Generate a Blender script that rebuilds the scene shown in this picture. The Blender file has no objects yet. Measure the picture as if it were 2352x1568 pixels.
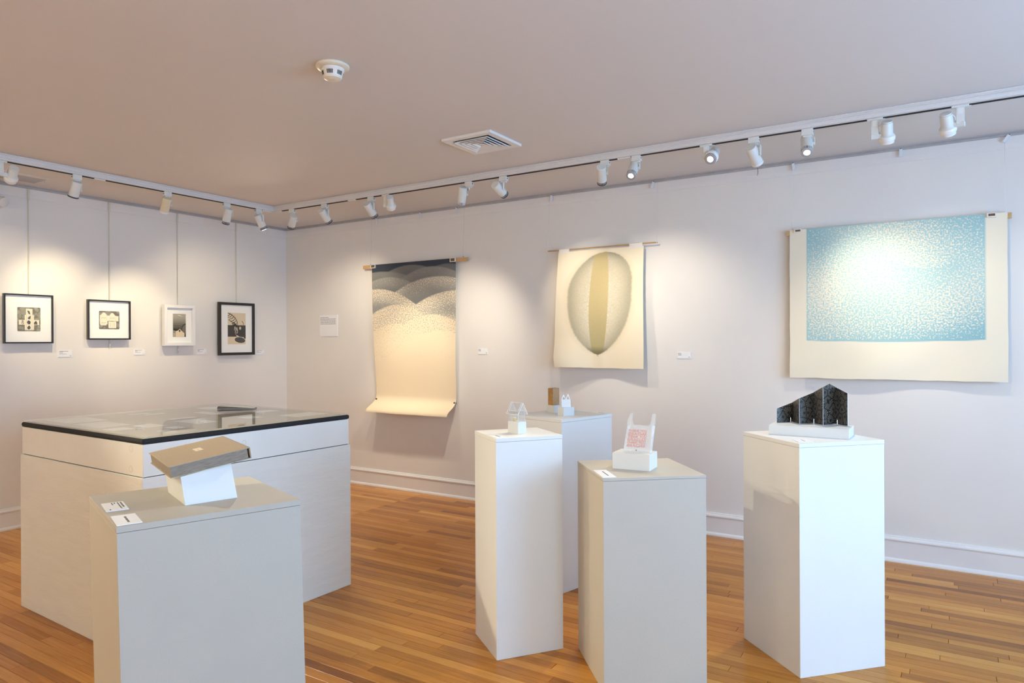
import bpy, math, random
import numpy as np
from mathutils import Vector, Matrix

# ------------------------------------------------------------------ camera
F_PX, CX, CY = 1591.11, 1176.0, 784.0          # focal length in pixels of the 2352x1568 frame
YAW, PITCH, ROLL = 0.560937, -0.000289, -0.0044646
EYE = Vector((0.0, 0.0, 1.5))
fw = Vector((-math.sin(YAW) * math.cos(PITCH), math.cos(YAW) * math.cos(PITCH), math.sin(PITCH)))
rt = Vector((math.cos(YAW), math.sin(YAW), 0.0))
up = rt.cross(fw)
RT = rt * math.cos(ROLL) + up * math.sin(ROLL)
UP = up * math.cos(ROLL) - rt * math.sin(ROLL)
scene = bpy.context.scene
COL = scene.collection
cam_data = bpy.data.cameras.new('camera')
cam_data.sensor_width = 36.0
cam_data.lens = F_PX * 36.0 / 2352.0
cam_data.clip_start = 0.02
cam = bpy.data.objects.new('camera', cam_data)
COL.objects.link(cam)
rotm = Matrix((RT, UP, -fw)).transposed()
cam.matrix_world = Matrix.Translation(EYE) @ rotm.to_4x4()
scene.camera = cam

# ------------------------------------------------------------------ room size (metres)
XL, YB, HC = -6.4176, 5.3515, 2.799            # left wall plane, back wall plane, ceiling height
XR, YF = 2.3, -3.0                             # right wall and the wall behind the camera
TX, TY = -5.455, 4.402                         # ceiling moulding / light track lines
ZT = HC - 0.050
WIN = [(1.30, 4.25, 0.75, 2.35), (-1.5, 0.5, 0.75, 2.35)]   # windows in the right wall: y0,y1,z0,z1

# ------------------------------------------------------------------ world, daylight, exposure
world = bpy.data.worlds.new('world')
scene.world = world
world.use_nodes = True
bg = world.node_tree.nodes['Background']
bg.inputs[0].default_value = (0.62, 0.78, 1.0, 1)
bg.inputs[1].default_value = 1.0
scene.view_settings.view_transform = 'Standard'
scene.view_settings.look = 'None'
scene.view_settings.exposure = 0.75
scene.view_settings.gamma = 1.0
scene.view_settings.use_curve_mapping = False
# strength and colour of every lamp family: (red, green, blue) watts factor
GAIN = dict(win1=(.14, .265, .45), win2=(.225, .42, .64), left=(.88, .73, .45), back=(1.12, 1.0, .78), room=(1.05, .95, .75), wash=(.88, .71, .38), inn=(.33, .30, .21))
def power(ld, base, fam):
    g = GAIN[fam]; m = max(max(g), 1e-6)
    ld.energy = base * m; ld.color = (g[0] / m, g[1] / m, g[2] / m)
DAY = [190.0, 110.0]
for (y0, y1, z0, z1), pw in zip(WIN, DAY):
    ld = bpy.data.lights.new('window_daylight', 'AREA')
    ld.shape = 'RECTANGLE'
    ld.size, ld.size_y = y1 - y0 - 0.1, z1 - z0 - 0.1
    power(ld, pw, 'win1' if y0 > 1 else 'win2')
    lo = bpy.data.objects.new('window_daylight', ld)
    COL.objects.link(lo)
    lo.location = (XR + 0.16, (y0 + y1) / 2, (z0 + z1) / 2)
    lo.rotation_euler = (0, math.radians(90), 0)     # -Z of the light looks along -X
    lo.rotation_euler = Matrix(((0, 0, 1), (1, 0, 0), (0, 1, 0))).to_euler()

# ------------------------------------------------------------------ pixel -> world
def ray(px, py):
    return fw * F_PX + RT * (px - CX) + UP * (CY - py)
def atz(px, py, z):
    v = ray(px, py); return EYE + v * ((z - EYE.z) / v.z)
def aty(px, py, y=YB):
    v = ray(px, py); return EYE + v * (y / v.y)
def atx(px, py, x=XL):
    v = ray(px, py); return EYE + v * (x / v.x)
def onplane(px, py, p0, n):
    v = ray(px, py); return EYE + v * ((p0 - EYE).dot(n) / v.dot(n))
def above(base, px, py):
    """height of the point seen at row py straight above the ground point base"""
    v = ray(px, py)
    return EYE.z + v.z * (math.hypot(base.x, base.y) / math.hypot(v.x, v.y))
def project(p):
    d = Vector(p) - EYE; w = d.dot(fw)
    return CX + F_PX * d.dot(RT) / w, CY - F_PX * d.dot(UP) / w

# ------------------------------------------------------------------ mesh helpers
I4 = Matrix.Identity(4)
def T(x, y, z): return Matrix.Translation((x, y, z))
def RZ(a): return Matrix.Rotation(a, 4, 'Z')
def frame(o, x, y, z):
    m = Matrix((Vector(x), Vector(y), Vector(z))).transposed().to_4x4()
    m.translation = Vector(o)
    return m
def axis_frame(o, d, hint=(0, 0, 1)):
    """frame at o whose z axis is d"""
    z = Vector(d).normalized(); h = Vector(hint)
    if abs(z.dot(h)) > 0.98: h = Vector((0, 1, 0))
    x = h.cross(z).normalized(); y = z.cross(x)
    return frame(o, x, y, z)
class MB:
    def __init__(s): s.v, s.f, s.m, s.uv = [], [], [], None
    def add(s, vs, fs, M=None, mi=0):
        b = len(s.v)
        s.v += [tuple((M @ Vector(p)) if M is not None else p) for p in vs]
        s.f += [tuple(b + i for i in q) for q in fs]
        s.m += [mi] * len(fs)
        return s
    def hexa(s, p, M=None, mi=0):          # 4 bottom then 4 top, counter-clockwise seen from above
        return s.add(p, [(3, 2, 1, 0), (4, 5, 6, 7), (0, 1, 5, 4), (1, 2, 6, 5), (2, 3, 7, 6), (3, 0, 4, 7)], M, mi)
    def box(s, x0, x1, y0, y1, z0, z1, M=None, mi=0):
        return s.hexa([(x0, y0, z0), (x1, y0, z0), (x1, y1, z0), (x0, y1, z0),
                       (x0, y0, z1), (x1, y0, z1), (x1, y1, z1), (x0, y1, z1)], M, mi)
    def prism(s, poly, z0, z1, M=None, mi=0):
        n = len(poly)
        vs = [(x, y, z0) for x, y in poly] + [(x, y, z1) for x, y in poly]
        fs = [tuple(reversed(range(n))), tuple(range(n, 2 * n))] + [(i, (i + 1) % n, n + (i + 1) % n, n + i) for i in range(n)]
        return s.add(vs, fs, M, mi)
    def lathe(s, prof, M=None, n=24, mi=0, cap=(True, True)):
        vs = [(r * math.cos(2 * math.pi * k / n), r * math.sin(2 * math.pi * k / n), z) for r, z in prof for k in range(n)]
        fs = [(i * n + k, i * n + (k + 1) % n, (i + 1) * n + (k + 1) % n, (i + 1) * n + k) for i in range(len(prof) - 1) for k in range(n)]
        if cap[0]: fs.append(tuple(reversed(range(n))))
        if cap[1]: fs.append(tuple((len(prof) - 1) * n + k for k in range(n)))
        return s.add(vs, fs, M, mi)
    def bar(s, a, b, w, h, hint=(0, 0, 1), mi=0):
        """rectangular bar from a to b"""
        a, b = Vector(a), Vector(b)
        M = axis_frame(a, b - a, hint)
        return s.box(-w / 2, w / 2, -h / 2, h / 2, 0, (b - a).length, M, mi)
    def tube(s, pts, r, n=8, mi=0):
        pts = [Vector(p) for p in pts]; rings = []
        for i, p in enumerate(pts):
            d = pts[min(i + 1, len(pts) - 1)] - pts[max(i - 1, 0)]
            M = axis_frame(p, d, (0.31, 0.17, 0.93))
            rings.append([M @ Vector((r * math.cos(2 * math.pi * k / n), r * math.sin(2 * math.pi * k / n), 0)) for k in range(n)])
        vs = [tuple(q) for g in rings for q in g]
        fs = [(i * n + k, i * n + (k + 1) % n, (i + 1) * n + (k + 1) % n, (i + 1) * n + k) for i in range(len(pts) - 1) for k in range(n)]
        fs += [tuple(reversed(range(n))), tuple((len(pts) - 1) * n + k for k in range(n))]
        return s.add(vs, fs, None, mi)
    def extrude(s, prof, a, b, out, mi=0):
        """profile of (outwards, z) pairs run from a to b; out = unit vector off the wall"""
        a, b, out = Vector(a), Vector(b), Vector(out)
        n = len(prof)
        vs = [tuple(a + out * o + Vector((0, 0, z))) for o, z in prof] + [tuple(b + out * o + Vector((0, 0, z))) for o, z in prof]
        fs = [(i, (i + 1) % n, n + (i + 1) % n, n + i) for i in range(n)] + [tuple(reversed(range(n))), tuple(range(n, 2 * n))]
        return s.add(vs, fs, None, mi)
    def build(s, name, mats, parent=None, smooth=False, bevel=0.0):
        me = bpy.data.meshes.new(name)
        me.from_pydata(s.v, [], s.f)
        if not isinstance(mats, (list, tuple)): mats = [mats]
        for m in mats: me.materials.append(m)
        if len(mats) > 1: me.polygons.foreach_set('material_index', s.m)
        if smooth: me.polygons.foreach_set('use_smooth', [True] * len(s.f))
        me.validate(); me.update()
        o = bpy.data.objects.new(name, me)
        COL.objects.link(o)
        if parent is not None: o.parent = parent
        if bevel:
            b = o.modifiers.new('bevel', 'BEVEL'); b.width = bevel; b.segments = 2; b.limit_method = 'ANGLE'
        if smooth:
            e = o.modifiers.new('edges', 'EDGE_SPLIT'); e.split_angle = math.radians(40)
        return o
def tag(o, label, cat, group=None):
    o['label'] = label; o['category'] = cat
    if group: o['group'] = group
    return o
def thing(name, label, cat, loc, rotz=0.0, group=None):
    o = bpy.data.objects.new(name, None); COL.objects.link(o)
    o.empty_display_size = 0.05
    o.location = loc; o.rotation_euler = (0, 0, rotz)
    return tag(o, label, cat, group)
def struct(name, mb, mats, bevel=0.0):
    o = mb.build(name, mats, None, False, bevel); o['kind'] = 'structure'
    return o

# ------------------------------------------------------------------ materials
def new_mat(name):
    m = bpy.data.materials.new(name); m.use_nodes = True
    return m, m.node_tree.nodes, m.node_tree.links, m.node_tree.nodes['Principled BSDF']
def mat(name, col, rough=0.6, metal=0.0, var=0.0, vscale=6.0, bump=0.0, bscale=200.0, stretch=None, spec=0.5):
    m, N, L, b = new_mat(name)
    b.inputs['Roughness'].default_value = rough
    b.inputs['Metallic'].default_value = metal
    b.inputs['Specular IOR Level'].default_value = spec
    tc = N.new('ShaderNodeTexCoord'); src = tc.outputs['Object']
    if stretch:
        mp = N.new('ShaderNodeMapping'); mp.inputs['Scale'].default_value = stretch
        L.new(src, mp.inputs['Vector']); src = mp.outputs['Vector']
    nz = N.new('ShaderNodeTexNoise'); nz.inputs['Scale'].default_value = vscale; nz.inputs['Detail'].default_value = 4
    L.new(src, nz.inputs['Vector'])
    rp = N.new('ShaderNodeValToRGB')
    lo = [max(0, c * (1 - var)) for c in col]; hi = [min(1, c * (1 + var * 0.6)) for c in col]
    rp.color_ramp.elements[0].color = (*lo, 1); rp.color_ramp.elements[1].color = (*hi, 1)
    rp.color_ramp.elements[0].position = 0.3; rp.color_ramp.elements[1].position = 0.7
    L.new(nz.outputs[0], rp.inputs[0]); L.new(rp.outputs[0], b.inputs['Base Color'])
    if bump:
        n2 = N.new('ShaderNodeTexNoise'); n2.inputs['Scale'].default_value = bscale; n2.inputs['Detail'].default_value = 3
        L.new(src, n2.inputs['Vector'])
        bp = N.new('ShaderNodeBump'); bp.inputs['Strength'].default_value = bump; bp.inputs['Distance'].default_value = 0.002
        L.new(n2.outputs[0], bp.inputs['Height']); L.new(bp.outputs[0], b.inputs['Normal'])
    return m
M_wall = mat('wall_paint', (0.80, 0.765, 0.735), 0.75, 0, 0.018, 2.2, 0.10, 260)
M_ceil = mat('ceiling_paint', (0.72, 0.685, 0.67), 0.8, 0, 0.012, 1.3, 0.08, 200)
M_trim = mat('trim_paint', (0.82, 0.80, 0.79), 0.45, 0, 0.02, 5, 0.06, 90)
M_mould = mat('moulding_paint', (0.74, 0.71, 0.70), 0.6, 0, 0.02, 5, 0.06, 90)
M_frieze = mat('frieze_paint', (0.80, 0.765, 0.745), 0.6, 0, 0.025, 4, 0.08, 90)
M_rail = mat('rail_grey_metal', (0.46, 0.45, 0.46), 0.45, 0.2, 0.08, 12)
M_ped = mat('white_painted_plywood', (0.82, 0.815, 0.80), 0.5, 0, 0.02, 3, 0.12, 120)
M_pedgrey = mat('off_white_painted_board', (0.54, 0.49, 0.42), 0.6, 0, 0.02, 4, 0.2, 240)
M_pedshade = mat('board_paint_with_shade', (0.48, 0.445, 0.39), 0.6, 0, 0.02, 4, 0.2, 240)  # greyish paint made darker still, standing in for shade on the pedestal front
M_tab = mat('painted_plywood_grain', (0.80, 0.785, 0.75), 0.55, 0, 0.03, 5, 0.55, 26, (0.9, 0.9, 7.0))
M_tabbox = mat('smooth_painted_board', (0.82, 0.805, 0.775), 0.5, 0, 0.035, 4, 0.08, 90)
M_block = mat('smooth_white_paint', (0.73, 0.73, 0.72), 0.4, 0, 0.01, 5)
M_lamp = mat('lamp_white_enamel', (0.74, 0.74, 0.71), 0.38, 0, 0.02, 20)
M_lampcream = mat('lamp_cream_enamel', (0.76, 0.66, 0.47), 0.4, 0, 0.02, 20)
M_lampwht = mat('lamp_bright_white_ring', (0.84, 0.83, 0.81), 0.35)
M_fin = mat('dark_fin', (0.05, 0.05, 0.055), 0.5)
M_dark = mat('black_slot', (0.012, 0.012, 0.012), 0.7)
M_duct = mat('vent_shadow_grey', (0.045, 0.045, 0.05), 0.7)
M_vent = mat('vent_white_enamel', (0.80, 0.78, 0.76), 0.4)
M_smoke = mat('aged_cream_plastic', (0.80, 0.72, 0.58), 0.35, 0, 0.05, 30)
M_smoke2 = mat('white_plastic', (0.80, 0.77, 0.73), 0.35)
M_rod = mat('rod_off_white', (0.66, 0.62, 0.52), 0.4)
M_blackframe = mat('black_lacquer_frame', (0.018, 0.016, 0.016), 0.3)
M_whiteframe = mat('white_lacquer_frame', (0.84, 0.82, 0.82), 0.4)
M_matboard = mat('white_mat_board', (0.92, 0.91, 0.89), 0.8)
M_card = mat('white_card', (0.86, 0.86, 0.88), 0.6)
M_ink = mat('grey_print', (0.22, 0.21, 0.23), 0.7)
M_inkdark = mat('dark_print', (0.10, 0.09, 0.09), 0.7)
M_felt = mat('charcoal_felt', (0.03, 0.03, 0.032), 0.95, 0, 0.8, 420, 0.6, 700)
M_backing = mat('warm_grey_backing_paper', (0.58, 0.52, 0.45), 0.8, 0, 0.03, 3)
M_sheet = mat('paper_sheet', (0.95, 0.94, 0.92), 0.7)
M_wood = mat('pale_pine', (0.62, 0.38, 0.17), 0.55, 0, 0.16, 14, 0, 0, (1, 12, 12))
M_dowel = mat('wood_dowel', (0.52, 0.32, 0.15), 0.5, 0, 0.1, 20)
M_clear = mat('frosted_clip_plastic', (0.78, 0.80, 0.85), 0.25)
M_clip = mat('clip_silver_white', (0.80, 0.78, 0.76), 0.3, 0.25)
M_clipin = mat('clip_wood_gap', (0.16, 0.09, 0.04), 0.7)
M_grom = mat('dull_pin', (0.10, 0.08, 0.06), 0.5, 0.4)
M_linen = mat('tan_linen_cloth', (0.46, 0.36, 0.25), 0.85, 0, 0.14, 330, 0.5, 500, (1, 1, 1))
M_linen2 = mat('grey_brown_linen_edge', (0.30, 0.245, 0.20), 0.85, 0, 0.30, 180, 0.5, 400, (0.25, 1, 3))
M_board = mat('linen_board_edge', (0.36, 0.27, 0.18), 0.85, 0, 0.1, 200)
M_label = mat('cream_label', (0.80, 0.72, 0.55), 0.7)
M_orange = mat('orange_mark', (0.75, 0.38, 0.12), 0.7)
M_brown = mat('brown_kraft_paper', (0.47, 0.235, 0.065), 0.75, 0, 0.16, 60, 0.3, 80)
M_brown2 = mat('kraft_paper_side', (0.47, 0.28, 0.14), 0.75, 0, 0.12, 60, 0.3, 80)
M_bagwhite = mat('white_bag_paper', (0.86, 0.86, 0.85), 0.4, 0, 0.03, 60, 0.3, 60)
M_yellow = mat('yellow_pattern_paper', (0.80, 0.56, 0.18), 0.6, 0, 0.5, 500)
M_cream = mat('cream_paper_strip', (0.84, 0.80, 0.62), 0.6)
M_red = mat('coral_red_print', (0.82, 0.27, 0.21), 0.6)
M_tape = mat('milky_tape', (0.80, 0.76, 0.72), 0.5)
M_booklet = mat('dark_grey_cover', (0.15, 0.135, 0.125), 0.5)
M_pages = mat('warm_grey_page', (0.36, 0.32, 0.29), 0.6)
M_steel = mat('bright_steel', (0.75, 0.75, 0.75), 0.25, 0.9)
M_edge = mat('bright_acrylic_edge', (0.86, 0.90, 0.94), 0.2)
M_winframe = mat('window_paint', (0.85, 0.85, 0.85), 0.45)

def emit(name, col, k):
    m, N, L, b = new_mat(name)
    b.inputs['Base Color'].default_value = (0.9, 0.9, 0.9, 1)
    b.inputs['Emission Color'].default_value = (*col, 1)
    b.inputs['Emission Strength'].default_value = k
    return m
M_lens = emit('lit_lens', (1.0, 0.97, 0.92), 9.0)
M_lensoff = mat('unlit_lens', (0.70, 0.72, 0.74), 0.15)

def pane_mat(name, ior, tint, diffuse=0.0):
    """clear sheet: fresnel mix of mirror reflection and straight transmission"""
    m, N, L, b = new_mat(name); N.remove(b)
    out = N['Material Output']
    tr = N.new('ShaderNodeBsdfTransparent'); tr.inputs[0].default_value = (*tint, 1)
    gl = N.new('ShaderNodeBsdfGlossy'); gl.inputs['Roughness'].default_value = 0.0
    fr = N.new('ShaderNodeFresnel'); fr.inputs[0].default_value = ior
    mx = N.new('ShaderNodeMixShader')
    ge = N.new('ShaderNodeNewGeometry')
    iv = N.new('ShaderNodeMath'); iv.operation = 'SUBTRACT'; iv.inputs[0].default_value = 1.0
    L.new(ge.outputs['Backfacing'], iv.inputs[1])
    fm = N.new('ShaderNodeMath'); fm.operation = 'MULTIPLY'
    L.new(fr.outputs[0], fm.inputs[0]); L.new(iv.outputs[0], fm.inputs[1])
    L.new(fm.outputs[0], mx.inputs[0]); L.new(tr.outputs[0], mx.inputs[1]); L.new(gl.outputs[0], mx.inputs[2])
    res = mx
    if diffuse:
        df = N.new('ShaderNodeBsdfDiffuse'); df.inputs[0].default_value = (0.9, 0.92, 0.94, 1)
        m2 = N.new('ShaderNodeMixShader'); m2.inputs[0].default_value = diffuse
        L.new(mx.outputs[0], m2.inputs[1]); L.new(df.outputs[0], m2.inputs[2]); res = m2
    L.new(res.outputs[0], out.inputs[0])
    return m
M_glass = pane_mat('table_glass', 1.75, (0.97, 0.985, 0.98))
M_pane = pane_mat('picture_glass', 1.25, (0.99, 0.99, 0.99))
M_acrylic = pane_mat('clear_acrylic', 1.45, (0.97, 0.975, 0.98), 0.07)
M_plastic = pane_mat('milky_film', 1.45, (0.97, 0.97, 0.96), 0.34)
M_line = pane_mat('nylon_line', 1.4, (0.95, 0.95, 0.95), 0.25)

def attr_mat(name, rough=0.75, bump=0.0):
    """printed sheet: the design lives in the colour attribute 'print'"""
    m, N, L, b = new_mat(name)
    a = N.new('ShaderNodeAttribute'); a.attribute_name = 'print'
    L.new(a.outputs['Color'], b.inputs['Base Color'])
    b.inputs['Roughness'].default_value = rough
    return m
M_print = attr_mat('relief_print')

def speckle_mat(name, paper, ink_dark, ink_light, scale):
    """paper with a speckled woodblock print: attribute red = ink density, green = flat mask"""
    m, N, L, b = new_mat(name)
    a = N.new('ShaderNodeAttribute'); a.attribute_name = 'print'
    sp = N.new('ShaderNodeSeparateColor'); L.new(a.outputs['Color'], sp.inputs[0])
    uv = N.new('ShaderNodeUVMap')
    nz = N.new('ShaderNodeTexNoise'); nz.inputs['Scale'].default_value = scale; nz.inputs['Detail'].default_value = 2.5
    L.new(uv.outputs[0], nz.inputs['Vector'])
    mr = N.new('ShaderNodeMapRange'); mr.inputs[1].default_value = 0.28; mr.inputs[2].default_value = 0.72
    L.new(nz.outputs[0], mr.inputs[0])
    sb = N.new('ShaderNodeMath'); sb.operation = 'SUBTRACT'
    L.new(sp.outputs[0], sb.inputs[0]); L.new(mr.outputs[0], sb.inputs[1])
    ml = N.new('ShaderNodeMath'); ml.operation = 'MULTIPLY_ADD'; ml.use_clamp = True
    ml.inputs[1].default_value = 2.6; ml.inputs[2].default_value = 0.5
    L.new(sb.outputs[0], ml.inputs[0])
    ms = N.new('ShaderNodeMath'); ms.operation = 'MULTIPLY'
    L.new(ml.outputs[0], ms.inputs[0]); L.new(sp.outputs[1], ms.inputs[1])
    inkm = N.new('ShaderNodeMix'); inkm.data_type = 'RGBA'
    inkm.inputs[6].default_value = (*ink_light, 1); inkm.inputs[7].default_value = (*ink_dark, 1)
    L.new(sp.outputs[2], inkm.inputs[0])
    fm = N.new('ShaderNodeMix'); fm.data_type = 'RGBA'; fm.inputs[6].default_value = (*paper, 1)
    L.new(ms.outputs[0], fm.inputs[0]); L.new(inkm.outputs[2], fm.inputs[7])
    L.new(fm.outputs[2], b.inputs['Base Color'])
    b.inputs['Roughness'].default_value = 0.8
    return m
PAPER = (0.84, 0.70, 0.50)
M_scroll_hills = speckle_mat('indigo_print_paper', PAPER, (0.045, 0.055, 0.075), (0.40, 0.385, 0.34), 85)
M_scroll_sea = speckle_mat('blue_print_paper', (0.86, 0.78, 0.62), (0.27, 0.49, 0.53), (0.50, 0.67, 0.63), 92)

# oak boards: tone comes from the attribute 'tone' of every board
def oak_mat():
    m, N, L, b = new_mat('oak_boards')
    at = N.new('ShaderNodeAttribute'); at.attribute_name = 'tone'
    geo = N.new('ShaderNodeNewGeometry')
    mp = N.new('ShaderNodeMapping'); mp.inputs['Scale'].default_value = (3.0, 70, 10)
    cmb = N.new('ShaderNodeCombineXYZ')
    k = N.new('ShaderNodeMath'); k.operation = 'MULTIPLY'; k.inputs[1].default_value = 31.0
    L.new(at.outputs['Fac'], k.inputs[0]); L.new(k.outputs[0], cmb.inputs[0]); L.new(k.outputs[0], cmb.inputs[2])
    L.new(cmb.outputs[0], mp.inputs['Location']); L.new(geo.outputs['Position'], mp.inputs['Vector'])
    nz = N.new('ShaderNodeTexNoise'); nz.inputs['Scale'].default_value = 1.0; nz.inputs['Detail'].default_value = 6; nz.inputs['Distortion'].default_value = 1.2
    L.new(mp.outputs[0], nz.inputs['Vector'])
    ad = N.new('ShaderNodeMath'); ad.operation = 'MULTIPLY_ADD'; ad.inputs[1].default_value = 0.60
    sh = N.new('ShaderNodeMath'); sh.operation = 'SUBTRACT'; sh.inputs[1].default_value = 0.30
    L.new(nz.outputs[0], ad.inputs[0]); L.new(at.outputs['Fac'], ad.inputs[2]); L.new(ad.outputs[0], sh.inputs[0])
    rp = N.new('ShaderNodeValToRGB'); e = rp.color_ramp.elements
    e[0].position = 0.0; e[0].color = (0.26, 0.082, 0.008, 1)
    e[1].position = 1.0; e[1].color = (0.78, 0.37, 0.075, 1)
    x = rp.color_ramp.elements.new(0.45); x.color = (0.53, 0.195, 0.022, 1)
    L.new(sh.outputs[0], rp.inputs[0]); L.new(rp.outputs[0], b.inputs['Base Color'])
    b.inputs['Roughness'].default_value = 0.24
    b.inputs['Specular IOR Level'].default_value = 0.22
    b.inputs['Coat Weight'].default_value = 0.07
    b.inputs['Coat Roughness'].default_value = 0.18
    bp = N.new('ShaderNodeBump'); bp.inputs['Strength'].default_value = 0.08; bp.inputs['Distance'].default_value = 0.002
    L.new(nz.outputs[0], bp.inputs['Height']); L.new(bp.outputs[0], b.inputs['Normal'])
    return m
M_oak = oak_mat()
M_sub = mat('dark_subfloor', (0.05, 0.022, 0.008), 0.8)

# black flower pattern of the folded screen
def rosette_mat():
    m, N, L, b = new_mat('flower_pattern_paper')
    uv = N.new('ShaderNodeUVMap')
    vo = N.new('ShaderNodeTexVoronoi'); vo.voronoi_dimensions = '2D'; vo.inputs['Scale'].default_value = 23.0
    L.new(uv.outputs[0], vo.inputs['Vector'])
    sc = N.new('ShaderNodeVectorMath'); sc.operation = 'SUBTRACT'
    L.new(uv.outputs[0], sc.inputs[0]); L.new(vo.outputs['Position'], sc.inputs[1])
    sx = N.new('ShaderNodeSeparateXYZ'); L.new(sc.outputs[0], sx.inputs[0])
    at = N.new('ShaderNodeMath'); at.operation = 'ARCTAN2'; L.new(sx.outputs[1], at.inputs[0]); L.new(sx.outputs[0], at.inputs[1])
    mu = N.new('ShaderNodeMath'); mu.operation = 'MULTIPLY'; mu.inputs[1].default_value = 15.0; L.new(at.outputs[0], mu.inputs[0])
    si = N.new('ShaderNodeMath'); si.operation = 'SINE'; L.new(mu.outputs[0], si.inputs[0])
    g1 = N.new('ShaderNodeMath'); g1.operation = 'GREATER_THAN'; g1.inputs[1].default_value = -0.25; L.new(si.outputs[0], g1.inputs[0])
    g2 = N.new('ShaderNodeMath'); g2.operation = 'GREATER_THAN'; g2.inputs[1].default_value = 0.16; L.new(vo.outputs['Distance'], g2.inputs[0])
    ve = N.new('ShaderNodeTexVoronoi'); ve.voronoi_dimensions = '2D'; ve.feature = 'DISTANCE_TO_EDGE'; ve.inputs['Scale'].default_value = 23.0
    L.new(uv.outputs[0], ve.inputs['Vector'])
    g3 = N.new('ShaderNodeMath'); g3.operation = 'GREATER_THAN'; g3.inputs[1].default_value = 0.06; L.new(ve.outputs['Distance'], g3.inputs[0])
    p1 = N.new('ShaderNodeMath'); p1.operation = 'MULTIPLY'; L.new(g1.outputs[0], p1.inputs[0]); L.new(g2.outputs[0], p1.inputs[1])
    p2 = N.new('ShaderNodeMath'); p2.operation = 'MULTIPLY'; L.new(p1.outputs[0], p2.inputs[0]); L.new(g3.outputs[0], p2.inputs[1])
    mx = N.new('ShaderNodeMix'); mx.data_type = 'RGBA'
    mx.inputs[6].default_value = (0.010, 0.008, 0.007, 1); mx.inputs[7].default_value = (0.15, 0.128, 0.10, 1)
    L.new(p2.outputs[0], mx.inputs[0]); L.new(mx.outputs[2], b.inputs['Base Color'])
    b.inputs['Roughness'].default_value = 0.32
    b.inputs['Specular IOR Level'].default_value = 0.7
    return m
M_flower = rosette_mat()
# ================================================================== THE ROOM
rng = random.Random(7)
fl = struct('floor', MB().box(XL, XR, YF, YB, -0.05, -0.0125), M_sub)
fl['label'] = 'glossy strip oak floor laid parallel to the long wall'
BW = 0.0572
SEAM_X = atz(890, 1158, 0).x
def plank_mesh(x0, x1, y0, y1):
    g, c = 0.0007, 0.0010
    a, b_, d, e = x0 + g, x1 - g, y0 + g, y1 - g
    vs = [(a, d, -0.012), (b_, d, -0.012), (b_, e, -0.012), (a, e, -0.012),
          (a, d, -c), (b_, d, -c), (b_, e, -c), (a, e, -c),
          (a + c, d + c, 0), (b_ - c, d + c, 0), (b_ - c, e - c, 0), (a + c, e - c, 0)]
    fs = [(0, 1, 5, 4), (1, 2, 6, 5), (2, 3, 7, 6), (3, 0, 4, 7), (4, 5, 9, 8), (5, 6, 10, 9), (6, 7, 11, 10), (7, 4, 8, 11), (8, 9, 10, 11)]
    return vs, fs
def hidden_px(x, y):
    if not (0 <= x <= 2352 and 0 <= y <= 1568): return True
    if 216 < x < 695 and y > 1138: return True
    if 28 < x < 328 and y < 1395 + (x - 28) * 0.42: return True
    if 328 < x < 817 and y < 1345 + (817 - x) * 0.36: return True
    if 1089 < x < 1296 and y < 1490: return True
    if 1325 < x < 1627: return True
    if 1706 < x < 2036 and y < 1540: return True
    return False
boards = []
nrow = int((YB - YF) / BW) + 1
for r in range(nrow):
    y1 = YB - r * BW; y0 = max(YF, y1 - BW)
    if y1 - y0 < 0.01: continue
    spans = [(XL, SEAM_X), (SEAM_X, XR)] if y1 > 1.6 else [(XL, XR)]
    for sp0, sp1 in spans:
        x = sp0 - rng.uniform(0, 0.9)
        while x < sp1 - 0.02:
            x2 = x + rng.choice([0.42, 0.6, 0.75, 0.9, 1.1, 1.35, 1.6]) * rng.uniform(0.85, 1.15)
            if sp1 - x2 < 0.2: x2 = sp1
            a, b_ = max(x, sp0), min(x2, sp1)
            if b_ - a > 0.02:
                tone = min(1, max(0, rng.gauss(0.42, 0.17) + (0.10 if rng.random() < 0.12 else 0)))
                if sp1 == SEAM_X: tone = min(1, tone + 0.2)
                vis = 0.0
                for i in range(9):
                    p = Vector((a + (b_ - a) * (i + .5) / 9, (y0 + y1) / 2, 0))
                    if (p - EYE).dot(fw) < 0.3: continue
                    px, py = project(p)
                    if not hidden_px(px, py):
                        d = (p - EYE).dot(fw)
                        vis += (b_ - a) / 9 * BW / d ** 3
                boards.append((vis, a, b_, y0, y1, tone))
            x = x2
boards.sort(key=lambda q: -q[0])
def tone_attr(me, vals):
    at = me.attributes.new('tone', 'FLOAT', 'FACE'); at.data.foreach_set('value', vals)
for vis, a, b_, y0, y1, tone in boards[:300]:
    cx_, cy_ = (a + b_) / 2, (y0 + y1) / 2
    vs, fs = plank_mesh(a - cx_, b_ - cx_, y0 - cy_, y1 - cy_)
    o = MB().add(vs, fs).build('plank', M_oak, fl)
    o.location = (cx_, cy_, 0)
    tone_attr(o.data, [tone] * len(o.data.polygons))
mb = MB(); tones = []
for vis, a, b_, y0, y1, tone in boards[300:]:
    vs, fs = plank_mesh(a, b_, y0, y1); mb.add(vs, fs); tones += [tone] * len(fs)
o = mb.build('plank_field', M_oak, fl); o['kind'] = 'stuff'
tone_attr(o.data, tones)

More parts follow.
